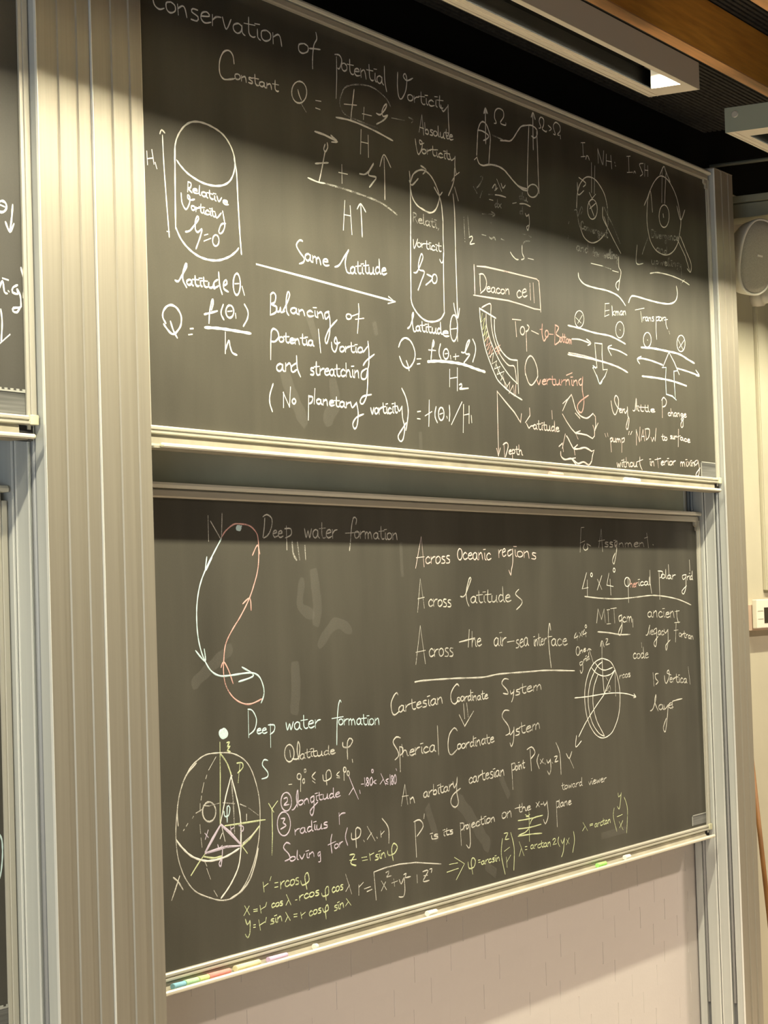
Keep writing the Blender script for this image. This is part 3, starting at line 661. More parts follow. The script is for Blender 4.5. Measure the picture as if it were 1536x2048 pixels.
CHALK = r"""
@U 280 0 3.84
#heading about conservation of potential vorticity
F 1: T 100 58 1110 360 92 Conservation | T 1210 400 1300 420 92 o | 1350,250 1357,300 1335,345 1325,440 1325,528 | 1300,372 1340,374 1382,380
F 1: 722,490 712,425 682,388 640,400 611,470 612,560 640,605 680,610 725,604 | T 725 603 1065 705 46 onstant
F 1: O 1222 708 58 84 | 1212,690 1222,730 1238,768 | 1348,771 1388,778 | 1348,829 1382,841
G 1: 1240,800 1275,860
F 1: 1340,1010 1420,1040 1512,1086 | 1465,1040 1512,1086 1480,1090
@U 640 60 4.267
F 1: 125,208 165,215 185,265 165,330 150,325 | !140,232 142,400 137,582 | T 182 345 545 468 76 otentia | 548,310 552,430 568,525
F 1: 662,362 660,480 672,570 695,588 730,520 740,420 725,372 710,395 740,432 790,412 | T 745 602 1050 672 60 orticit | 1030,640 1050,695 1090,650 | 1092,640 1095,760 1100,880 1080,905 1070,870
#fraction of f plus zeta over H
F 1.1: 290,510 280,600 268,700 262,772 | 205,632 310,642 | 375,662 370,762 | 360,714 438,732
F 1.1: 480,710 515,722 560,668 568,632 545,650 528,700 540,738 578,728 540,770 482,803
G 1: 195,520 170,590 175,660 220,725 330,775 490,835 | 190,520 230,480 330,465 450,490 560,580 600,650
F 1.2: 135,745 270,775 450,852 620,944
F 1.1: !350,852 345,1056 | !410,900 413,1085 | 350,955 410,968
G 1: 610,750 720,772 | 755,745 795,768 780,792
#words absolute vorticity
F 1: !845,870 868,725 884,895 | 850,830 882,840 | T 895 885 1138 942 50 bsolute
F 1: 812,930 825,1020 842,1062 868,1010 870,955 848,940 855,975 885,965 | T 868 1050 1110 1108 46 orticit | 1105,1065 1120,1112 1150,1090 | 1152,1080 1150,1160 1162,1230
@U 280 230 5.12
#arrow of height H1 beside the left cylinder
F 1.1: !68,372 76,506 | !120,358 142,500 | 76,447 132,440 | !155,488 171,547
W 1: 229,208 243,500 268,850 292,1160 299,1250 | 202,192 220,152 252,182 | 275,1192 299,1196
#left cylinder
W 1.15: 375,462 400,500 | 357,520 354,370 375,240 440,128 520,74 620,74 740,122 850,202 928,320 968,450 966,560 930,660 868,712 770,726 640,694 505,612 425,532 380,470
W 1.25: 357,300 358,700 364,1160 | 962,440 988,600 1003,900 1024,1250 1038,1425 | 364,1150 425,1280 520,1390 640,1465 780,1490 900,1458 975,1405 1008,1365
#words relative vorticity, zeta equals nought
W 1: !490,685 487,785 | 492,685 522,700 515,745 490,748 530,795 | T 535 790 905 925 52 elative
W 1: 420,800 430,900 470,966 505,905 508,840 488,818 488,850 518,870 556,864 | T 522 970 770 1045 50 orticit | 770,1005 785,1055 830,1005 | 845,985 858,1060 868,1130 850,1190 822,1215 806,1190 832,1120 875,1112
W 1.1: 465,1196 510,1184 562,1120 600,1062 588,1038 566,1085 566,1170 592,1200 632,1168 618,1240 572,1370
W 1: 658,1231 692,1221 | 654,1291 722,1264 | O 775 1285 33 57
@U 560 250 3.84
#f plus zeta rising, H rising
F 1.1: 268,48 350,78 440,128 | 390,78 440,128 395,130 | 362,138 366,172 348,205 335,185 345,150 | 345,205 318,350 298,440 | 270,296 330,292 370,290
W 1: 213,405 290,438 345,448
G 1.2: 345,448 520,500 760,590 900,690
F 1.1: 474,305 476,446 | 450,364 516,378
F 1.2: 610,374 652,378 690,345 718,296 690,340 680,385 738,402 715,440 686,478
F 1: 805,572 803,400 798,248 | 766,318 798,228 850,325
W 1.1: !497,582 486,806 | !538,622 552,840 | 490,688 542,698 | 631,858 626,740 619,610 | 592,645 619,606 657,666
#words same latitude with a long arrow
W 1.15: 172,892 150,885 125,922 150,975 185,1025 178,1055 148,1065 | T 190 1035 378 1090 58 ame | 420,1090 455,1075 500,1000 527,960 515,985 500,1060 515,1130 540,1138 | T 538 1138 820 1148 58 atitude
@U 300 520 4.8
W 1.4: !1020,40 1540,178 2050,318 2250,372 2352,400 | !2290,352 2352,402 2285,418
@U 800 320 5.6875
#right cylinder with rotation arrow
F 1.2: 120,250 148,165 205,120 270,116 340,170 400,270 445,400 438,480 400,570 340,600 260,562 190,510 140,425 120,330 | 235,65 295,110 260,160 | 105,235 135,285 205,213 | 388,310 443,400 478,368
F 1.1: 105,130 115,260 120,600 120,850
W 1.2: 120,850 120,1200 124,1500 126,1590 150,1670 210,1760 290,1826 380,1840 460,1810 505,1738 | 450,420 472,520 488,700
W 1.1: 492,1060 496,1400 503,1738
G 1: 300,595 350,600 | T 145 700 420 775 62 Relati | 430,800 440,780
F 0.9: 150,905 160,1005 185,950 200,900 | T 195 985 470 1045 56 orticit | 488,700 490,900 497,1060 488,1150 470,1170 450,1130
#zeta greater than nought
W 1.1: 155,1280 190,1276 232,1190 260,1105 240,1070 210,1180 218,1248 276,1272 240,1380 205,1480 | 305,1300 370,1345 293,1422 | O 392 1352 28 52
#arrow of height H2
F 1.1: 602,388 620,600 630,1000 | 620,95 615,200 600,280 550,405 | 625,178 672,142 | 620,310 662,462 | 590,240 605,210
W 1.1: 630,1000 642,1400 655,1790 | 610,1630 625,1720 656,1797 676,1690
G 1.1: 725,640 738,930 | 770,640 787,860
F 1: 785,880 818,868 822,900 795,955 845,950
#words latitude theta under the right cylinder
W 1.2: 85,1916 115,1888 150,1780 150,1735 138,1770 142,1870 158,1950 180,1945 | T 180 1945 480 1980 66 atitud | T 478 1995 560 2015 66 e | O 612 1912 42 150 | 575,1925 650,1915 | 648,1900 655,2060
@U 930 200 5.6875
#tilted ocean column between two surfaces with rotation arrows
F 1.1: 235,497 232,300 230,130 | 212,152 230,92 256,152 | 220,150 232,110 245,150 | 145,340 170,270 200,246 238,272 268,345 287,430 280,560 270,722 | 145,340 140,450 132,628 | 105,680 135,650 | 135,655 160,722 210,745 275,736 | 145,342 190,350 240,378 268,412 248,442 208,460
F 1.3: 215,743 290,735 370,752 440,792 500,860 560,932 620,985 700,1010 | 590,965 650,1015 702,1032
G 1.1: 310,400 380,430 450,465
F 1.1: 400,462 460,462 510,466 550,430 600,350 640,300 700,288 760,290 810,330 822,372 812,412 788,432 755,408
F 1.1: 725,300 715,600 708,900 712,1030 | 815,360 825,600 832,850 842,1062 | O 770 1033 62 74 | 776,566 772,350 770,170 | 752,195 772,145 797,218
F 1: 330,265 356,260 335,200 342,125 380,95 430,122 438,190 402,252 420,276 462,286 463,262
F 1: 838,320 862,312 842,240 860,195 893,220 893,285 878,330 922,362 928,350 | 945,288 982,328 955,350 | 1003,385 1027,392 1003,300 1030,254 1074,288 1082,350 1050,392 1072,402 | 1082,402 1086,440
#faint half wiped vorticity formula
G 1.2: 175,872 200,880 170,958 130,1000 | 95,985 135,1060 | 195,1035 170,1110 | 195,1295 310,1300 | 298,1270 342,1303 310,1322 | 295,1395 297,1405 | 190,1530 235,1542 | 275,1560 300,1580 330,1560 345,1592 | 410,1580 450,1596 | 650,1525 690,1530 | 720,1540 752,1562
F 1: 310,1002 340,958 352,1000 335,1030 368,1002 | 360,900 415,1036 | 410,950 430,1002 458,970 | 340,1078 400,1086 462,1106 | 275,1130 316,1141
G 1.2: 268,1074 316,1076 | T 335 1218 415 1225 50 dx | T 612 1118 712 1158 44 du | T 620 1298 668 1302 44 d
F 1: 540,1176 582,1168 | 620,1180 680,1182 742,1212 | 685,1290 700,1322 725,1300 | 725,1300 732,1400 715,1482 700,1442 728,1425
F 1: 515,1730 540,1772 580,1812 606,1815 | 648,1655 650,1740 672,1800 640,1816 | 715,1800 778,1816
G 1: 735,1605 680,1610 648,1655
#two small words in a drawn box
@U 930 510 6.144
K 1.1: 110,120 116,300 120,482 | !145,137 250,146 500,202 700,252 880,296 905,325 | 905,315 916,450 930,700 | !103,493 300,525 530,560 700,610 850,662 920,672
K 1: 182,232 184,340 190,442 | 172,236 225,238 262,320 250,410 190,470 | T 262 452 555 488 70 eacon | T 632 520 765 522 105 ce | !796,350 805,552 | !836,345 850,586
#curved banana shaped section with hatching
W 1.1: 178,658 188,800 215,980 250,1150 300,1300 370,1475 420,1560 560,1690 700,1780 | 360,790 365,950 410,1110 470,1210 550,1280 642,1294 | !642,1294 650,1475 650,1560 658,1700
W 1.8: !178,656 375,775
K 1: 205,645 310,600 316,722 328,900 368,1080 440,1240 530,1352 602,1368 625,1475 632,1580 | 258,730 265,880 310,1050
W 1: 310,1050 368,1190 440,1330 540,1475 640,1580
Y 0.9: !210,720 195,830 242,770 215,920 265,850 225,1000 272,930 238,1070 290,985
P 1.2: !240,1060 290,1000 260,1120 320,1060 270,1170 330,1110 290,1220 340,1160 310,1260
P 1.7: !370,1150 430,1110 380,1190 440,1160 400,1220 410,1130
W 0.9: !300,1250 350,1200 330,1340 390,1300 360,1400 430,1370 390,1470 480,1430 440,1540 | !380,1340 420,1440 470,1530 520,1620
K 1: !470,1500 500,1640 550,1560 540,1700 590,1600 600,1740 625,1590 622,1730
#words Top-to-Bottom
K 1.1: 580,790 685,800 | !618,820 632,1002 | O 705 930 27 50 | 762,858 786,885 770,930 745,940 | !750,935 754,1060 758,1180 | 815,930 902,972
P 1.1: 948,850 945,960 968,1056 1000,1010 | 920,915 950,912 | O 1003 968 20 42 | 1032,972 1082,976 | !1108,860 1100,1102 | 1105,860 1150,892 1118,970 1168,1015 1155,1065 1108,1102
P 1.1: T 1165 1068 1315 1092 62 ottom
#word Overturning
K 1.1: 742,1475 738,1370 765,1275 808,1240 850,1290 885,1390 892,1475 890,1500 850,1570 812,1600 775,1560 745,1460
P 1.1: T 880 1590 1395 1604 72 verturnin | 1425,1520 1395,1550 1415,1600 1440,1580 1445,1500 | 1445,1500 1440,1650 1460,1780 1452,1880 1430,1935 1395,1915 1382,1850 1425,1790 1515,1725 | 1245,1478 1315,1448
@U 970 740 6.144
#axes of latitude and depth
K 1.1: !148,260 155,600 166,1052 | !142,965 163,1056 187,962 | !148,262 250,390 360,520 436,642 | !405,600 436,645 447,540
K 1: !546,468 552,560 495,646 | 508,655 540,715 560,690 600,688 | T 590 722 915 762 64 atitude | 820,500 826,600
K 1: !232,900 240,1068 | 220,918 262,893 284,935 250,1070 | T 288 1030 465 1048 62 epth
#two closed overturning loops
K 1.1: !950,540 1000,630 1060,720 1110,775 1180,785 1250,800 1320,842 1345,810 1345,750 1360,680 1355,572 1325,535 | 1325,535 1260,590 1200,580 1150,540 1110,470 1080,360 1060,302 | !1060,302 1010,370 952,502 | !1108,530 1166,597 1150,500 | !1325,680 1345,752 1387,655 | !1168,748 1110,772 1142,846 | !955,412 1010,360
K 1.3: 930,1005 935,1060 980,1100 1060,1090 1110,1130 1150,1150 1210,1130 1275,1165 1310,1120 | !1310,1120 1320,1050 1340,985 1310,1000 | 1310,1000 1230,955 1150,970 1090,965 1060,920 1020,840 1000,810 | !950,960 985,790 | !908,940 950,900 962,1000 | !1135,920 1092,962 1104,1040 | !1060,1090 1120,1166 | 1060,1090 1110,1080
@U 1120 600 5.12
#two words under the curly brace
W 0.9: !460,38 502,34 | !462,40 457,168 | 458,112 502,104 | 455,170 500,150 | !530,60 535,162 | T 535 158 680 150 48 kman
W 0.9: 768,102 860,84 | !825,118 838,225 | T 845 212 965 215 44 rans | 985,170 983,300 990,402 | 985,180 1015,170 1010,205 985,212 | T 1010 212 1075 215 44 or | 1082,178 1085,250 1100,295 | 1065,205 1100,200
G 1: 1112,310 1124,352
#left transport diagram with crossed and dotted circles
W 0.8: O 197 195 47 86 | 162,180 215,236 | 226,158 180,240 | O 612 305 43 84 | 612,302 617,310
W 1.3: 80,260 200,290 350,335 500,365 590,405 668,450
W 1.1: 120,400 200,405 300,440 | 270,400 316,441 283,465 | 685,565 600,520 490,490 | 527,464 489,488 525,567
K 1.4: 80,556 200,580 350,610 480,645 600,690 692,742
K 0.8: 85,538 200,560 300,585 400,620
W 1.2: !355,440 430,450 430,560 440,715 485,710 460,780 405,858 | !405,858 375,780 335,690 378,690 368,600 355,440
B 1.3: !335,700 355,680 335,670 365,700 | 375,770 405,858 430,835
#right transport diagram with crossed and dotted circles
W 0.9: O 893 408 40 76 | 893,408 897,412 | O 1238 445 42 84 | 1205,400 1260,510 | 1275,405 1220,490
W 1.6: 830,485 950,495 1100,525 1220,555 1310,610 1375,648
W 1.3: 1050,665 930,620 830,598 790,605 | 830,578 790,606 815,652 | 1200,700 1300,730 1425,775 | 1390,718 1427,776 1390,772 | !1055,680 1115,535 1170,640 1220,762
B 1.2: !1045,692 1086,690 1080,800 1088,965 1150,985 1190,1024 | !1198,725 1165,730 1170,850 1180,1000
W 1.5: 840,780 1000,800 1150,830 1295,880
@U 1130 260 5.12
#small headings In NH and In SH
F 1: 163,130 202,130 | !180,130 187,275 | 163,274 204,270 | 212,300 222,262 238,275 248,306 | !335,195 340,338 | !335,198 382,350 | !395,215 388,355 | !422,250 420,365 | !468,262 478,396 | 422,315 475,325 | 508,330 510,338 | 514,362 518,370
F 1: 630,270 666,268 | !650,272 655,435 | 635,435 692,432 | 702,442 712,420 722,440 | 800,342 762,350 780,405 795,450 768,472 | !815,345 815,472 | !846,368 848,475 | 815,410 848,415
#northern hemisphere vortex with crossed circle
F 1: 118,800 125,660 150,560 200,492 250,480 310,510 370,592 410,680 435,800 | 140,485 212,545 185,582 | 125,540 135,662 192,620 | !270,335 270,640 | !305,370 300,652 | !248,640 276,702 312,658 | O 280 812 50 102 | 240,735 270,810 296,880 | 312,752 275,785 252,806
G 1.1: 95,820 120,820 130,882 165,790 180,822 160,860 | 120,820 140,950 165,1020
F 1: 160,1010 190,1090 240,1142 290,1155 350,1128 405,1068
F 1.1: !400,890 430,990 500,1130 570,1262 | 385,790 388,900 430,990
G 1.1: 400,790 440,880 500,1000 562,1160 | 435,800 440,960 420,1060 | T 165 1010 440 1105 42 Convergent | 40,940 35,960 | 35,1085 30,1110
G 1.3: T 115 1228 245 1265 52 and | T 275 1290 545 1325 50 downwelling
F 1: 548,1300 550,1400 572,1450 560,1530 528,1560 520,1600 545,1640 552,1590 560,1530 | 265,1365 380,1392 | 485,1440 545,1456
G 1: 380,1392 470,1425
#southern hemisphere vortex with dotted circle
F 1: 845,720 870,620 920,520 980,470 1050,510 1110,610 1150,720 1175,850 1186,950 1170,1080 1150,1170 1100,1250 1030,1280 940,1240 880,1150 850,1030 838,900 845,720 | O 1014 882 52 116 | !995,390 990,742 | 1035,430 1025,600 1020,752 | 970,460 1010,373 1030,420 1076,532 | 810,772 845,690 875,632 895,840 | 1145,780 1184,920 1226,820
F 1.6: 1004,862 1008,892
F 1.1: !1150,1120 1230,1290 1275,1442 | 1180,1090 1240,1240 1290,1370 1284,1456 1250,1420
G 1.2: 850,1100 820,1180 790,1272 | T 885 1100 1165 1135 46 Divergence | T 935 1240 1050 1272 40 and | T 885 1372 1180 1405 44 upwelling
F 1: 738,1180 730,1362 798,1366 | 870,1468 950,1460 1080,1490 1200,1540 1272,1586 | 1200,1560 1220,1535
G 1.2: 1185,1380 1192,1480 1184,1610
#long curly brace under both vortices
W 1.3: 135,1465 145,1520 200,1580 300,1615 430,1645 530,1690 580,1740 617,1796 | 650,1768 672,1712 710,1700 850,1740 970,1770 1070,1780 1130,1750 1150,1680 1140,1600
@U 300 520 4.8
#words latitude theta one
W 1.2: 240,195 270,205 305,150 352,60 345,33 320,100 315,190 350,262 | T 348 235 625 275 56 atitu | 648,190 615,215 620,265 655,250 | 658,118 668,240 692,328 | 705,250 738,225 730,192 708,215 708,275 750,305 | O 832 233 34 104 | 815,228 850,226 | 883,255 905,335
#formula Q equals f of theta over h
W 1.3: 150,606 122,550 128,490 165,443 212,434 262,468 298,540 295,625 260,685 225,712 185,690 130,615 | 195,590 225,680 260,746 | 385,660 412,659 | 370,718 403,714
W 1.2: 565,606 572,500 590,400 603,378 606,410 590,480 | 520,522 590,505 645,490 | 702,430 682,490 685,530 708,572 | O 765 495 38 60 | 745,494 785,490 | 820,515 824,556 | 905,425 938,490 935,560 895,636 | !722,695 722,896 | 724,860 755,775 768,830 790,890 832,912
W 1.6: 525,648 650,655 800,677 966,706
@U 520 560 4.8
#note on balancing of potential vorticity and stretching
W 1.15: !102,150 98,335 | 100,140 125,120 150,150 140,215 105,232 160,260 150,310 100,336 | 158,262 158,300 185,302 195,262 200,310 235,300 | 220,300 275,180 282,130 265,115 250,200 255,300 275,338 | T 290 320 625 370 62 ancin | 660,305 622,320 630,375 658,350 | 655,300 672,400 666,520 640,608 625,570 665,470 737,385
W 1.1: T 825 372 885 378 58 o | 872,350 950,322 | !945,230 950,300 935,510
K 1: 915,378 995,368
W 1.15: 105,505 125,468 165,490 178,545 145,590 108,590 | !108,485 102,600 102,762 | T 180 592 520 635 58 otentia | !560,475 572,600 582,696
W 1.15: 685,600 692,660 720,690 742,620 728,550 712,590 730,612 765,600 | T 762 690 985 695 58 ortic | 980,650 990,690 1030,640 | 1035,590 1045,700 1042,820 1028,860
W 1.15: T 155 872 320 878 84 an | 345,800 300,835 312,885 350,862 | 350,730 358,850 388,928
W 1.15: T 478 905 960 938 74 streatchin | 1020,850 975,885 975,945 1015,945 1030,870 | 1095,715 1020,775 990,820 | 1035,850 1032,1000 1020,1120 985,1190 960,1172 985,1120 1067,1100
W 1.15: 125,998 95,1100 93,1180 118,1262 | !225,1222 225,1080 | !222,1080 282,1218 | !282,1218 292,1030 | O 325 1165 17 24 | !467,1110 463,1342 | 465,1118 505,1125 495,1175 465,1188 | !526,1045 520,1188 | T 540 1190 870 1232 58 anetar | 868,1170 885,1225 925,1180 | 925,1175 942,1280 930,1400 905,1427 890,1380 925,1320 993,1288
W 1.15: T 1060 1290 1320 1275 64 vorticit | 1318,1210 1335,1260 1362,1215 | 1362,1215 1368,1320 1388,1420 1372,1530 1345,1548 1325,1500 1365,1430 1402,1372 | 1360,1040 1400,1130 1422,1250 1415,1350 1400,1442
@U 790 600 6.827
#formula Q equals f of theta plus zeta over H2
W 1.2: 48,642 80,560 130,520 190,540 240,610 272,720 262,820 215,905 170,930 110,890 60,770 | 153,830 175,890 192,962 | 298,805 352,803 | 302,875 338,870
W 1.2: 525,548 512,600 500,700 490,822 | 518,552 535,575 520,640 | 458,682 552,690 | 620,600 602,680 605,750 627,806 | O 695 737 36 70 | 682,735 715,730 | 757,760 761,806 | 827,740 825,812 | 795,776 868,765 | 905,712 950,715 1000,610 1020,552 990,570 960,680 970,738 1020,745 940,856 | 1060,535 1095,620 1095,720 1060,846
W 1.9: 445,842 600,835 800,855 950,885 1100,940 1228,982
W 1.2: !746,950 745,1182 | !850,930 850,1236 | 745,1072 850,1056 | 875,1160 908,1148 908,1190 880,1216 1000,1205
#formula f of theta over H1
W 1.2: 305,1526 346,1520 | 303,1620 342,1625 | !466,1370 465,1550 460,1722 | 410,1582 500,1525 | 560,1460 545,1540 550,1610 577,1672 | O 630 1555 38 88 | 610,1560 650,1545 | 705,1590 712,1612 | 740,1440 746,1550 740,1652 | !912,1395 770,1700 | !935,1430 930,1806 | !1010,1450 1010,1682 | 945,1570 1010,1556 | 1040,1580 1047,1672
@U 1180 780 5.908
#note very little P change
K 1: 248,130 265,240 297,292 330,210 335,110 305,65 288,120 320,200 350,225 | T 345 268 410 275 50 er | 400,230 415,275 440,235 | 440,200 447,310 462,340 445,460 425,440 450,330
K 1: 505,240 530,240 545,100 550,235 | T 555 245 770 265 44 ittle | !852,120 855,326 | 845,122 870,88 902,130 890,185 858,200 | T 920 302 1140 324 46 change | 1100,360 1098,430 1078,440 1074,395 1105,340
#note pump NADW to surface
K 1: 175,515 187,552 | 205,510 212,548 | !240,570 252,730 | 235,580 260,565 262,600 243,612 | T 270 610 370 620 46 um | !375,570 375,735 | 375,580 405,565 400,610 378,618 | 462,490 455,527 | 495,490 478,527
K 1: !545,470 548,650 | !545,475 585,610 | !585,610 590,440 | !600,600 625,470 645,600 | 612,550 640,548 | !650,460 665,590 | 650,462 700,465 695,550 665,590 | !720,560 735,610 752,560 768,605 780,455
K 1: T 845 592 915 595 42 to | T 945 575 1025 580 38 sur | !1045,465 1042,668 | 1020,560 1068,540 | T 1065 590 1185 625 40 ace
#note without interior mixing
K 1: T 315 910 560 908 60 withou | 588,790 590,880 615,942 | 555,850 622,822 | T 705 892 765 895 56 in | !795,800 808,918 | 765,825 835,808 | T 835 890 1015 885 54 erior | T 1065 900 1195 902 60 mix | T 1190 900 1240 905 50 in | 1262,830 1235,850 1245,890 1272,860 | 1272,830 1292,930 1280,1012 1255,1018 1255,985 1302,920
@l 0 350 3.72
#theta, arrows and a word ending
W 1.3: O 12 235 36 42 | 0,222 32,236 | 93,223 85,330 72,420 | 40,350 72,422 102,365
W 1.2: -10,850 18,788 32,870 52,882 | 18,768 60,782 | 60,862 66,868 | 128,820 95,838 92,872 132,885 125,850 | 155,690 178,800 172,912 | 130,850 150,900 155,960 150,985 100,990 95,1012 125,1022 155,975 | 5,1000 15,1100 8,1240 | 72,1188 0,1252
@m 0 1600 4.57
#pale blue curve at the picture edge
B 1.2: -20,300 15,360 22,500 10,650 -10,730
@D 370 1020 3.339
#letter N
F 1.2: !153,40 157,207 | !170,75 236,190 | !247,25 243,190
#red loop of the overturning circulation with arrow heads
P 1: 245,180 270,140 320,98 360,92 430,105 475,150 488,200 492,300 485,400 460,500 425,600 370,710 310,810 270,900 258,1010 258,1100 275,1180 320,1250 380,1290 440,1295 513,1262 | 450,302 483,235 499,292 | 385,627 432,590 441,668 | 240,1052 258,1015 290,1070 320,1158
#pale blue loop of the overturning circulation with arrow heads
B 1.15: 240,195 190,290 140,390 100,500 80,620 78,750 90,870 120,980 170,1070 230,1107 300,1105 400,1090 460,1090 500,1120 525,1190 525,1240 508,1288 | 145,315 137,402 180,315 | 70,940 133,1010 128,930 | 380,1050 457,1105 358,1147
B 1.8: O 358 120 14 12 | !345,130 375,108
#soft smears left by the eraser
S 11: 860,430 875,560 885,640 875,740 | 735,1050 740,1200 730,1330
S 8: 780,480 770,640 850,700 | 60,1160 180,1040 300,930 | 1440,240 1450,420 | 900,900 1000,760 1100,800
#words deep water formation, upper line
F 1: 532,55 528,120 520,182 | 520,45 545,30 578,55 578,110 555,165 525,187 | T 585 182 655 184 56 ee | 665,125 705,125 708,165 670,186 | !676,108 680,265 | T 795 186 1020 190 64 water | 1140,95 1145,60 1125,50 1112,110 1105,200 1098,270 | 1070,155 1152,150 | T 1130 188 1425 200 50 ormation
G 1.6: 715,210 722,290 745,335 | 750,215 765,330 | 800,240 805,330
@D 800 1070 4.267
#list across oceanic regions, latitudes, the air-sea interface
K 1: !133,282 180,15 205,270 | 138,195 205,186 | T 215 246 430 238 66 cross | O 510 165 20 48 | T 535 210 778 212 66 ceanic | T 840 190 905 185 72 re | 950,125 920,140 925,180 955,160 | 960,120 962,230 950,300 945,342 928,300 | T 972 180 1165 208 60 ions
F 1.1: !150,657 172,375 207,622 | 152,545 205,532 | T 240 608 440 612 66 cross | 515,525 550,520 598,400 605,370 590,372 565,480 570,560 588,606 | T 600 578 950 572 66 atitude | 1012,465 985,505 1040,560 1030,600 993,637
F 1.1: !135,1102 172,775 216,1096 | 135,1002 215,985 | T 245 1035 458 1032 72 cross | 590,810 582,955 | 505,915 600,890 640,880 | T 610 955 698 948 70 he | T 800 950 910 942 78 air | 915,915 972,905 | T 985 965 1100 942 76 sea | T 1140 950 1250 935 58 inter | 1285,810 1275,755 1265,850 1275,1000 1290,1132 | 1258,870 1295,866 | T 1290 945 1430 942 62 ace
F 1.2: 125,1256 200,1243 450,1225 700,1215 850,1187 1100,1167 1250,1156 1488,1159
@D 1130 1040 5.486
#heading for assignment
F 1: !175,90 165,352 | 178,82 207,80 | 165,252 215,230 | 215,262 200,305 220,332 250,310 238,262 280,285 | !370,300 395,100 412,345 | 365,232 432,218 | T 428 292 560 296 54 ssi | 568,230 545,250 555,285 572,260 | 570,230 565,330 548,440 535,483 520,440 548,365 | T 585 296 880 292 50 nmen | !895,145 915,302 | 870,200 905,188 | 962,268 968,274
#note four by four degree spherical polar grid
W 0.9: !235,580 188,757 252,742 | 243,660 245,832 | O 290 602 10 20 | 355,650 402,760 | 402,612 353,768 | !480,585 458,715 528,730 | 493,650 503,822 | O 538 550 11 22 | T 1055 640 1215 648 50 olar | !1133,490 1143,645 | !1030,560 1040,870 | 1018,560 1070,568 1060,620 1040,635
W 0.9: O 682 680 30 50 | !690,640 698,904 | T 800 722 940 712 46 ical | !930,552 935,700 950,802 | 1328,600 1288,610 1298,655 1325,625 | 1325,600 1325,740 1300,812 1282,780 1332,722 | T 1338 655 1402 655 48 rid | !1363,440 1370,560
P 0.8: T 715 738 800 735 50 her
F 1.1: 215,840 400,860 600,865 800,845 950,828 1100,840 1250,875 1382,932
@D 1130 1200 5.486
#words about ancient legacy code
F 1.1: !347,250 362,100 400,215 428,100 442,248 | 460,110 488,106 | !470,108 478,256 | 458,264 500,260 | 500,95 562,88 | !535,95 545,250 | 620,165 590,185 598,235 622,215 | 620,165 625,300 605,388 585,360 622,270 | T 630 243 745 245 68 cm | 742,210 745,295
F 1.2: 358,350 480,360 600,380 712,378
F 1: T 905 188 1210 190 72 ancien | 1225,110 1228,190 1245,252 | 1205,128 1252,118 | 885,385 905,380 925,300 930,275 918,330 925,375 | T 928 380 985 382 56 e | 1000,310 975,330 985,375 1005,350 | 1005,310 1005,450 992,512 975,470 1020,400 | T 1020 385 1085 382 56 ac | 1085,320 1100,365 1128,325 | 1128,325 1130,450 1112,552 1105,500 1152,440 | !1218,250 1212,460 | 1200,250 1258,243 | 1195,335 1240,328 | T 1250 400 1412 432 42 ortran | T 745 642 918 638 64 code | 838,470 842,520
#small note one grid cell
F 0.9: T 100 445 245 385 42 4X4 | O 228 290 9 16 | O 140 560 20 48 | T 165 588 232 562 36 ne | 185,675 160,690 170,720 190,700 | 190,675 195,760 178,805 165,770 | T 200 690 270 650 40 rid
#ellipsoid grid with axes
F 1.1: 405,640 405,480 | 388,510 405,448 428,512 | 445,428 470,430 445,490 487,480
W 0.9: 405,640 500,680 560,800 595,950 603,1100 590,1250 555,1370 505,1465 420,1515 340,1480 270,1370 230,1230 215,1050 230,900 270,770 330,680 405,640 | 320,790 278,900 254,1050 262,1200 300,1350 370,1460 430,1495 | 360,820 318,950 305,1080 315,1200 350,1330 400,1430 432,1490 | 288,740 340,800 420,835 500,815 545,770 | 330,690 380,750 440,770 520,740 | 320,790 360,720 410,678 | 405,640 415,850 430,1032 | 547,770 490,880 430,1032 | 105,1075 250,1060 430,1030 560,1020 680,1030 777,1062 | 755,1030 777,1064 750,1072 | 430,1035 330,1180 230,1340 150,1500 | 125,1488 118,1612 178,1548 | 262,535 310,690
F 1: 548,780 555,1052 | 448,850 468,882 | T 595 862 720 840 40 rcos | 465,980 490,940 498,1000 478,1002 | 440,1000 462,990 | 245,560 260,535 285,548
#words fifteen vertical layer
F 1.1: !965,800 975,942 | 1022,808 990,815 995,865 1022,895 995,928 | 1090,830 1095,885 1112,915 1142,840 1137,770 1118,800 1162,822 | T 1145 905 1340 908 56 ertica | !1350,728 1372,922
F 1.1: 935,1216 962,1198 995,1090 995,1040 985,1120 1022,1216 | T 1026 1205 1090 1205 64 a | 1085,1150 1095,1198 1132,1150 | 1132,1150 1120,1300 1100,1445 1078,1400 1110,1300 | T 1134 1192 1190 1188 66 e | 1180,1195 1175,1120 1210,1102 1283,1083
@D 760 1340 3.84
#words on two coordinate systems with a double arrow
F 1.1: 137,190 128,175 108,195 85,255 92,325 112,346 145,320 | T 140 328 490 250 52 artesian | 605,122 590,108 562,140 543,190 550,245 575,262 602,230 | T 592 245 830 222 40 oordinate | 985,72 955,68 935,105 975,155 982,185 945,180 | 1000,158 1005,185 1028,165 | 1028,150 1022,210 1010,245 | T 1035 195 1250 145 46 stem
F 1.2: !640,260 650,372 | !665,255 677,365 | !608,345 650,432 717,318
F 1.1: 155,522 125,515 100,555 135,620 142,660 115,690 | !150,590 156,780 | 152,590 175,600 170,640 155,655 | T 170 668 430 625 54 herica | !440,430 450,652 | 592,465 570,445 535,490 522,560 528,630 550,652 590,612 | T 592 610 878 556 44 oordinate | 990,312 955,312 938,360 985,430 995,485 965,502 | 995,455 1000,500 1028,460 | 1028,440 1025,540 1008,588 998,560 | T 1035 505 1238 445 52 stem
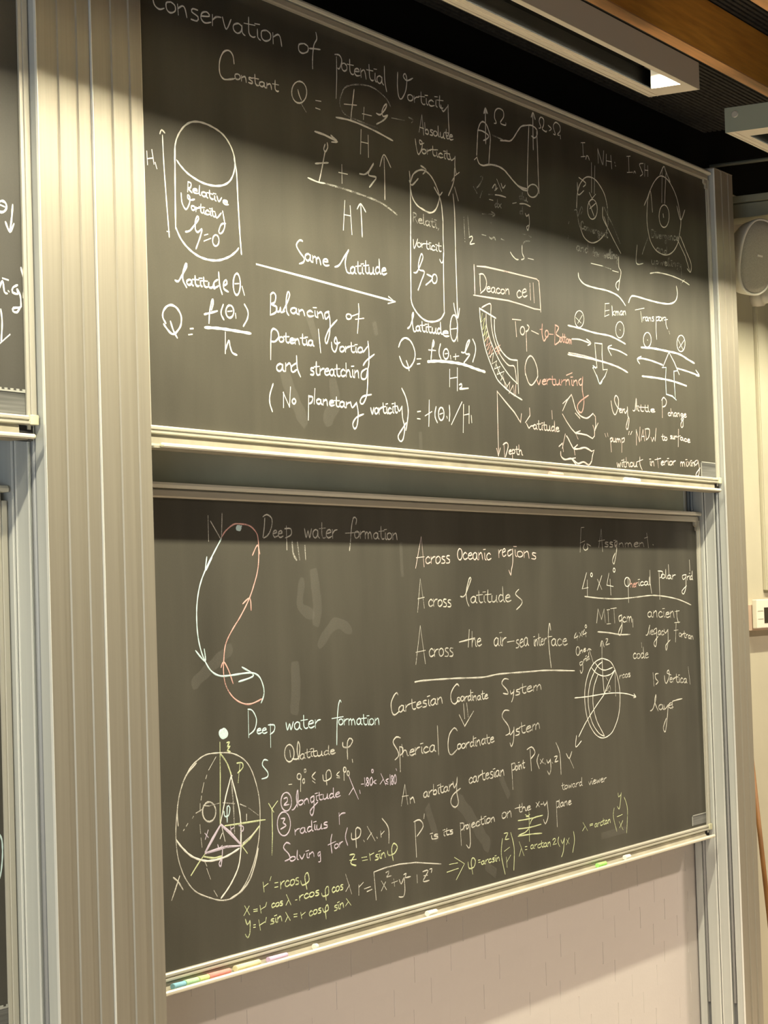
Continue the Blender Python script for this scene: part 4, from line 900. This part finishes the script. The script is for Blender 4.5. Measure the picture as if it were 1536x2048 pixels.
#note on an arbitrary point P
F 1.1: !163,1042 190,880 212,1030 | 170,972 215,965 | T 228 1022 275 1015 46 n | T 333 982 560 920 46 arbitar | 560,860 570,905 592,860 | 592,825 588,930 602,1020 575,1055 543,1022 560,960 617,910 | T 680 872 960 805 50 cartesian | !1010,720 1020,915 | 1008,725 1035,715 1035,760 1015,770 | T 1040 772 1112 752 38 oint
F 1.1: !1152,612 1162,772 | 1128,612 1165,592 1190,635 1158,682 | 1218,648 1205,700 1222,756 | T 1228 720 1258 712 36 x | 1265,715 1268,722 | 1280,690 1290,715 1308,690 | 1308,685 1312,760 1300,802 1285,775 | 1322,710 1325,716 | T 1335 708 1368 700 40 z | 1350,558 1380,640 1390,800 | 1430,642 1452,680 1472,628 | 1455,680 1487,752
@D 800 1540 3.2
#small words toward viewer
F 0.85: T 1035 128 1168 98 27 toward | T 1205 98 1322 70 26 viewer
#note P is its projection on the xy plane
F 1.1: !95,335 105,556 | 88,332 125,320 148,360 108,425 | 155,283 152,310 | T 195 447 248 436 30 is | T 275 425 342 406 28 its | !385,340 392,482 | 385,342 408,342 405,375 390,385 | T 408 385 440 372 30 ro | 445,345 450,470 440,500 425,480 | T 455 372 612 325 32 ection | T 650 312 720 300 40 on | T 755 272 838 255 30 the | 735,248 760,240 | T 868 238 895 232 34 x | 900,220 912,218 | 918,205 925,228 940,205 | 940,200 948,290 930,345 918,318 | !1000,200 1006,362 | 1000,205 1018,200 1015,235 1002,240 | T 1015 240 1098 218 28 lane
Y 1: 755,325 830,312 912,290 | 755,378 830,368 902,348 | 755,425 830,412 908,405 | !825,270 828,456 | 832,345 850,310 905,292 | 760,418 800,400 822,378
Y 0.8: !800,285 825,300 805,300 830,285
#formulas for phi, lambda with arctan and arcsin
Y 0.9: T 1168 390 1205 388 34 λ | T 1212 368 1238 360 24 = | T 1245 368 1350 335 26 arctan | 1370,243 1365,300 1387,392 | 1395,148 1398,172 1412,160 | 1415,145 1410,205 1402,250 1390,232 | 1388,300 1422,285 | 1402,330 1427,382 | 1425,325 1405,370 | 1435,175 1455,250 1450,402
Y 1: 315,605 368,595 | 300,655 372,630 | !348,560 412,600 360,702 | 435,590 442,630 472,622 482,580 465,562 455,590 465,665 | 500,578 512,576 | 502,592 514,590 | T 520 606 642 578 26 arcsin | 655,440 648,540 672,665 | T 665 445 698 440 42 z | 668,520 700,495 | !680,558 685,622 | 682,590 708,545 | 708,400 730,500 728,640
Y 0.9: T 763 550 798 545 54 λ | 800,492 812,490 | 800,510 812,508 | T 835 506 968 486 28 arctan | T 975 480 1005 472 22 2 | 1015,430 1010,460 1022,490 | 1030,448 1040,472 1050,440 | 1052,435 1045,520 1033,556 | T 1062 480 1085 470 38 x | 1110,393 1116,450 1105,527
@D 470 1380 4.389
#words deep water formation, lower line
B 1: !115,185 120,417 | 112,170 150,180 187,255 172,345 125,392 | T 188 388 282 382 52 ee | !310,300 313,502 | 290,308 345,310 342,360 308,390 | T 440 355 752 330 72 water | 930,105 920,90 905,150 895,300 893,480 | 850,252 948,235 | T 908 306 1275 305 58 ormation
F 1: O 476 556 42 76 | !480,530 487,588 | 500,605 555,600 568,500 552,455 545,540 560,610 | T 570 612 680 585 48 ati | T 675 590 882 560 44 tude
F 1.1: 945,462 950,500 1000,500 1032,445 1005,425 985,470 988,605 | 1028,610 1032,632
F 0.9: 470,832 497,828 | O 562 760 18 26 | !577,760 575,890 | O 602 800 9 20 | O 614 710 8 14 | 705,722 675,760 702,788 | 678,798 702,816 | 770,745 782,800 842,770 832,705 800,725 805,832 | 915,718 890,745 915,758 | 890,770 917,772 | O 962 700 12 22 | !955,680 957,792 | O 993 732 10 20
L 1: !1000,760 1040,860 1082,956 | 1037,860 1000,920 | 1093,880 1098,906 | T 1105 850 1242 832 38 -180< | O 1206 712 8 14 | !1280,735 1322,832 | 1300,785 1273,826 | 1345,780 1322,795 1342,810 | 1320,820 1342,826 | T 1355 835 1420 822 46 180 | 1412,690 1418,705
L 1: O 449 982 47 82 | 428,955 455,945 458,978 428,1012 472,1005 | 498,1052 515,1048 550,980 550,880 538,940 548,1025 | T 555 1015 660 992 46 on | 690,930 662,950 672,990 695,965 | 692,930 692,1050 675,1102 660,1060 725,985 | T 705 975 925 935 46 itude
L 1: O 428 1176 58 105 | 402,1130 438,1130 420,1165 448,1190 400,1222 | T 522 1272 818 1205 52 radius | !912,1080 916,1178 | 912,1110 935,1085 965,1080
L 1: 482,1352 450,1340 425,1385 470,1440 480,1480 438,1502 | 850,1268 840,1330 850,1430 | 815,1362 882,1330 | T 872 1394 948 1372 44 or | 985,1212 968,1290 988,1362
F 1: 1022,1258 1028,1312 1090,1290 1102,1225 1060,1220 1065,1382 | 1128,1318 1134,1330 | !1160,1198 1228,1322 | 1197,1255 1160,1312 | 1243,1290 1248,1300 | !1278,1240 1282,1290 | 1280,1272 1308,1240 | 1290,1128 1345,1210 1350,1342
@D 470 1680 3.657
#words solving for and the lines of formulas
L 1: T 400 158 590 118 36 olvin | 622,85 605,100 612,120 624,100 | 622,85 625,155 610,160
Y 1: 838,110 875,108 845,168 885,188 850,180 | 838,150 885,142 | 925,130 962,124 | 930,152 967,145 | !983,100 990,148 | 984,112 1015,95 | T 1020 148 1108 122 38 sin | 1115,80 1122,112 1165,98 1187,50 1160,25 1145,70 1156,148
Y 1: !205,310 212,378 | 207,345 240,320 | 263,270 255,297 | 290,315 312,311 | 290,347 312,343 | T 330 355 472 318 50 rcos | 480,300 492,332 540,300 530,240 510,270 525,358
Y 1: !70,482 105,545 | 102,485 65,552 | 135,510 162,506 | 135,524 162,520 | !182,480 190,532 | 185,510 217,490 | 230,458 222,487 | T 265 497 352 475 34 cos | !375,400 407,472 | 390,440 373,476 | 440,440 452,438 | T 468 442 618 402 40 rcos | 633,390 642,412 682,398 680,340 660,362 666,438 | T 708 388 792 362 40 cos
F 1: !808,250 852,392 | 836,330 810,376
Y 1: 75,580 90,620 108,590 | 110,595 108,680 92,716 75,690 | 135,622 148,620 | 135,640 148,638 | !173,585 185,657 | 178,625 217,600 | 228,568 222,602 | T 255 618 352 588 38 sin | !370,530 402,586 | 385,560 368,597 | 428,545 452,541 | 430,563 452,560 | !480,530 487,572 | 485,552 512,530 | T 540 558 632 530 38 cos | 640,500 650,528 682,510 675,475 660,500 666,575 | T 722 520 802 488 38 sin | !813,428 847,476 | 826,455 808,482
F 1.1: !905,330 905,402 | 906,345 937,312 | 945,358 990,342 | 965,378 1000,362 | !1032,437 1015,235 1100,203 1200,178 1320,165 1505,176
F 1: !1070,300 1107,362 | 1100,308 1070,372 | 1103,240 1125,228 1118,258 1108,272 1142,262 | !1160,285 1167,337 | 1145,316 1187,300 | 1200,290 1215,322 1232,280 | 1237,275 1242,370 1230,416 1198,416 | 1233,255 1252,245 1245,275 1282,268 | !1330,255 1333,312 | 1373,232 1412,225 1375,302 1418,296 | 1380,262 1407,258 | 1423,215 1440,210 1435,237
@D 320 1440 5.25
#globe with axes, point P and its projection
Y 1.1: !628,235 632,600 630,1090 | 700,240 730,235 705,280 735,278 705,320 737,332
F 0.9: 635,345 750,350 860,400 940,490 1000,640 1040,820 1050,1000 1045,1150 1030,1300 990,1480 930,1650 850,1790 760,1870 640,1895 500,1860 370,1800 280,1690 220,1560 180,1400 165,1200 175,1000 200,800 250,640 320,500 410,410 500,360 635,345
F 1: 190,1110 180,950 210,760 270,590 380,455
F 1.3: 1030,1350 1000,1500 940,1680 850,1800 740,1875
W 1.3: 170,1260 230,1340 330,1430 450,1475 560,1475 700,1430 830,1350
Y 1.2: 860,1320 940,1250 1045,1110 | 460,1435 560,1450 650,1430 | 630,350 700,450 745,570
F 1: 868,1295 960,1215 1035,1125
G 1.1: 375,980 450,935 | 510,905 620,875 | 660,870 780,880 | 840,885 900,910 | 930,925 1030,1000 | 340,1030 350,1015 | 275,1115 290,1090 | 245,1162 252,1152 | 750,650 770,900 782,1190
F 0.9: 585,390 510,525 | 490,580 480,615 | 460,660 440,760 | 435,800 430,840 | 420,880 420,960 | 418,1100 425,1190 | 430,1240 440,1335 | 470,1490 490,1532 | 490,1560 530,1672 | 565,1790 600,1850
W 1.2: 745,590 800,800 840,1000 850,1200 845,1400 820,1550 760,1690 700,1790 640,1872 | !745,590 690,800 635,1080 | 740,575 755,585
Y 1: !838,460 820,657 | 805,455 860,450 868,500 815,557
B 1: 1130,425 1090,420 1075,475 1130,550 1125,600 1068,620
F 1.2: O 515 965 70 104 | 455,900 515,905
B 1: 670,960 680,1012 720,1000 732,920 705,910 705,1072
Y 1.2: !680,1112 850,1087 1050,1055 1102,1048 | !475,1400 400,1510 325,1632 | !850,1310 915,1398
L 2.2: !640,1100 740,1190 850,1310 | !630,1110 550,1250 475,1390
L 1.8: !475,1400 600,1360 700,1330 840,1322
L 1: 470,1190 505,1232 | 505,1158 475,1252 | 605,1310 620,1350 652,1320 | 657,1335 650,1450 638,1537 618,1510 650,1450 | !845,1100 842,1300 | 828,1110 872,1120 870,1162 845,1172 | !740,1120 745,1180 | 745,1145 772,1130
W 0.9: !650,1130 682,1272 | 652,1190 630,1246 | !908,990 908,1052
Y 1.1: !1140,878 1192,965 | !1232,853 1170,940 | !1175,945 1180,1200 1175,1416
F 1.1: 138,1655 190,1700 240,1782 | !205,1640 160,1780 122,1892
B 2.4: O 665 142 38 38 | O 665 142 20 20 | !640,170 690,115
@U 520 560 4.8
#soft smears left by the eraser
S 11: 470,350 520,520 | 230,900 330,1150 420,1350 | 700,1000 720,1180 640,1340
S 8: 1100,440 1110,490 | 1540,1500 1545,1640
@D 800 1540 3.2
#soft smears left by the eraser
S 12: 380,200 470,330 560,480 | 560,620 600,650 | 180,260 230,420
S 10: 650,60 690,150 | 1300,420 1450,380
"""
write(CHALK)
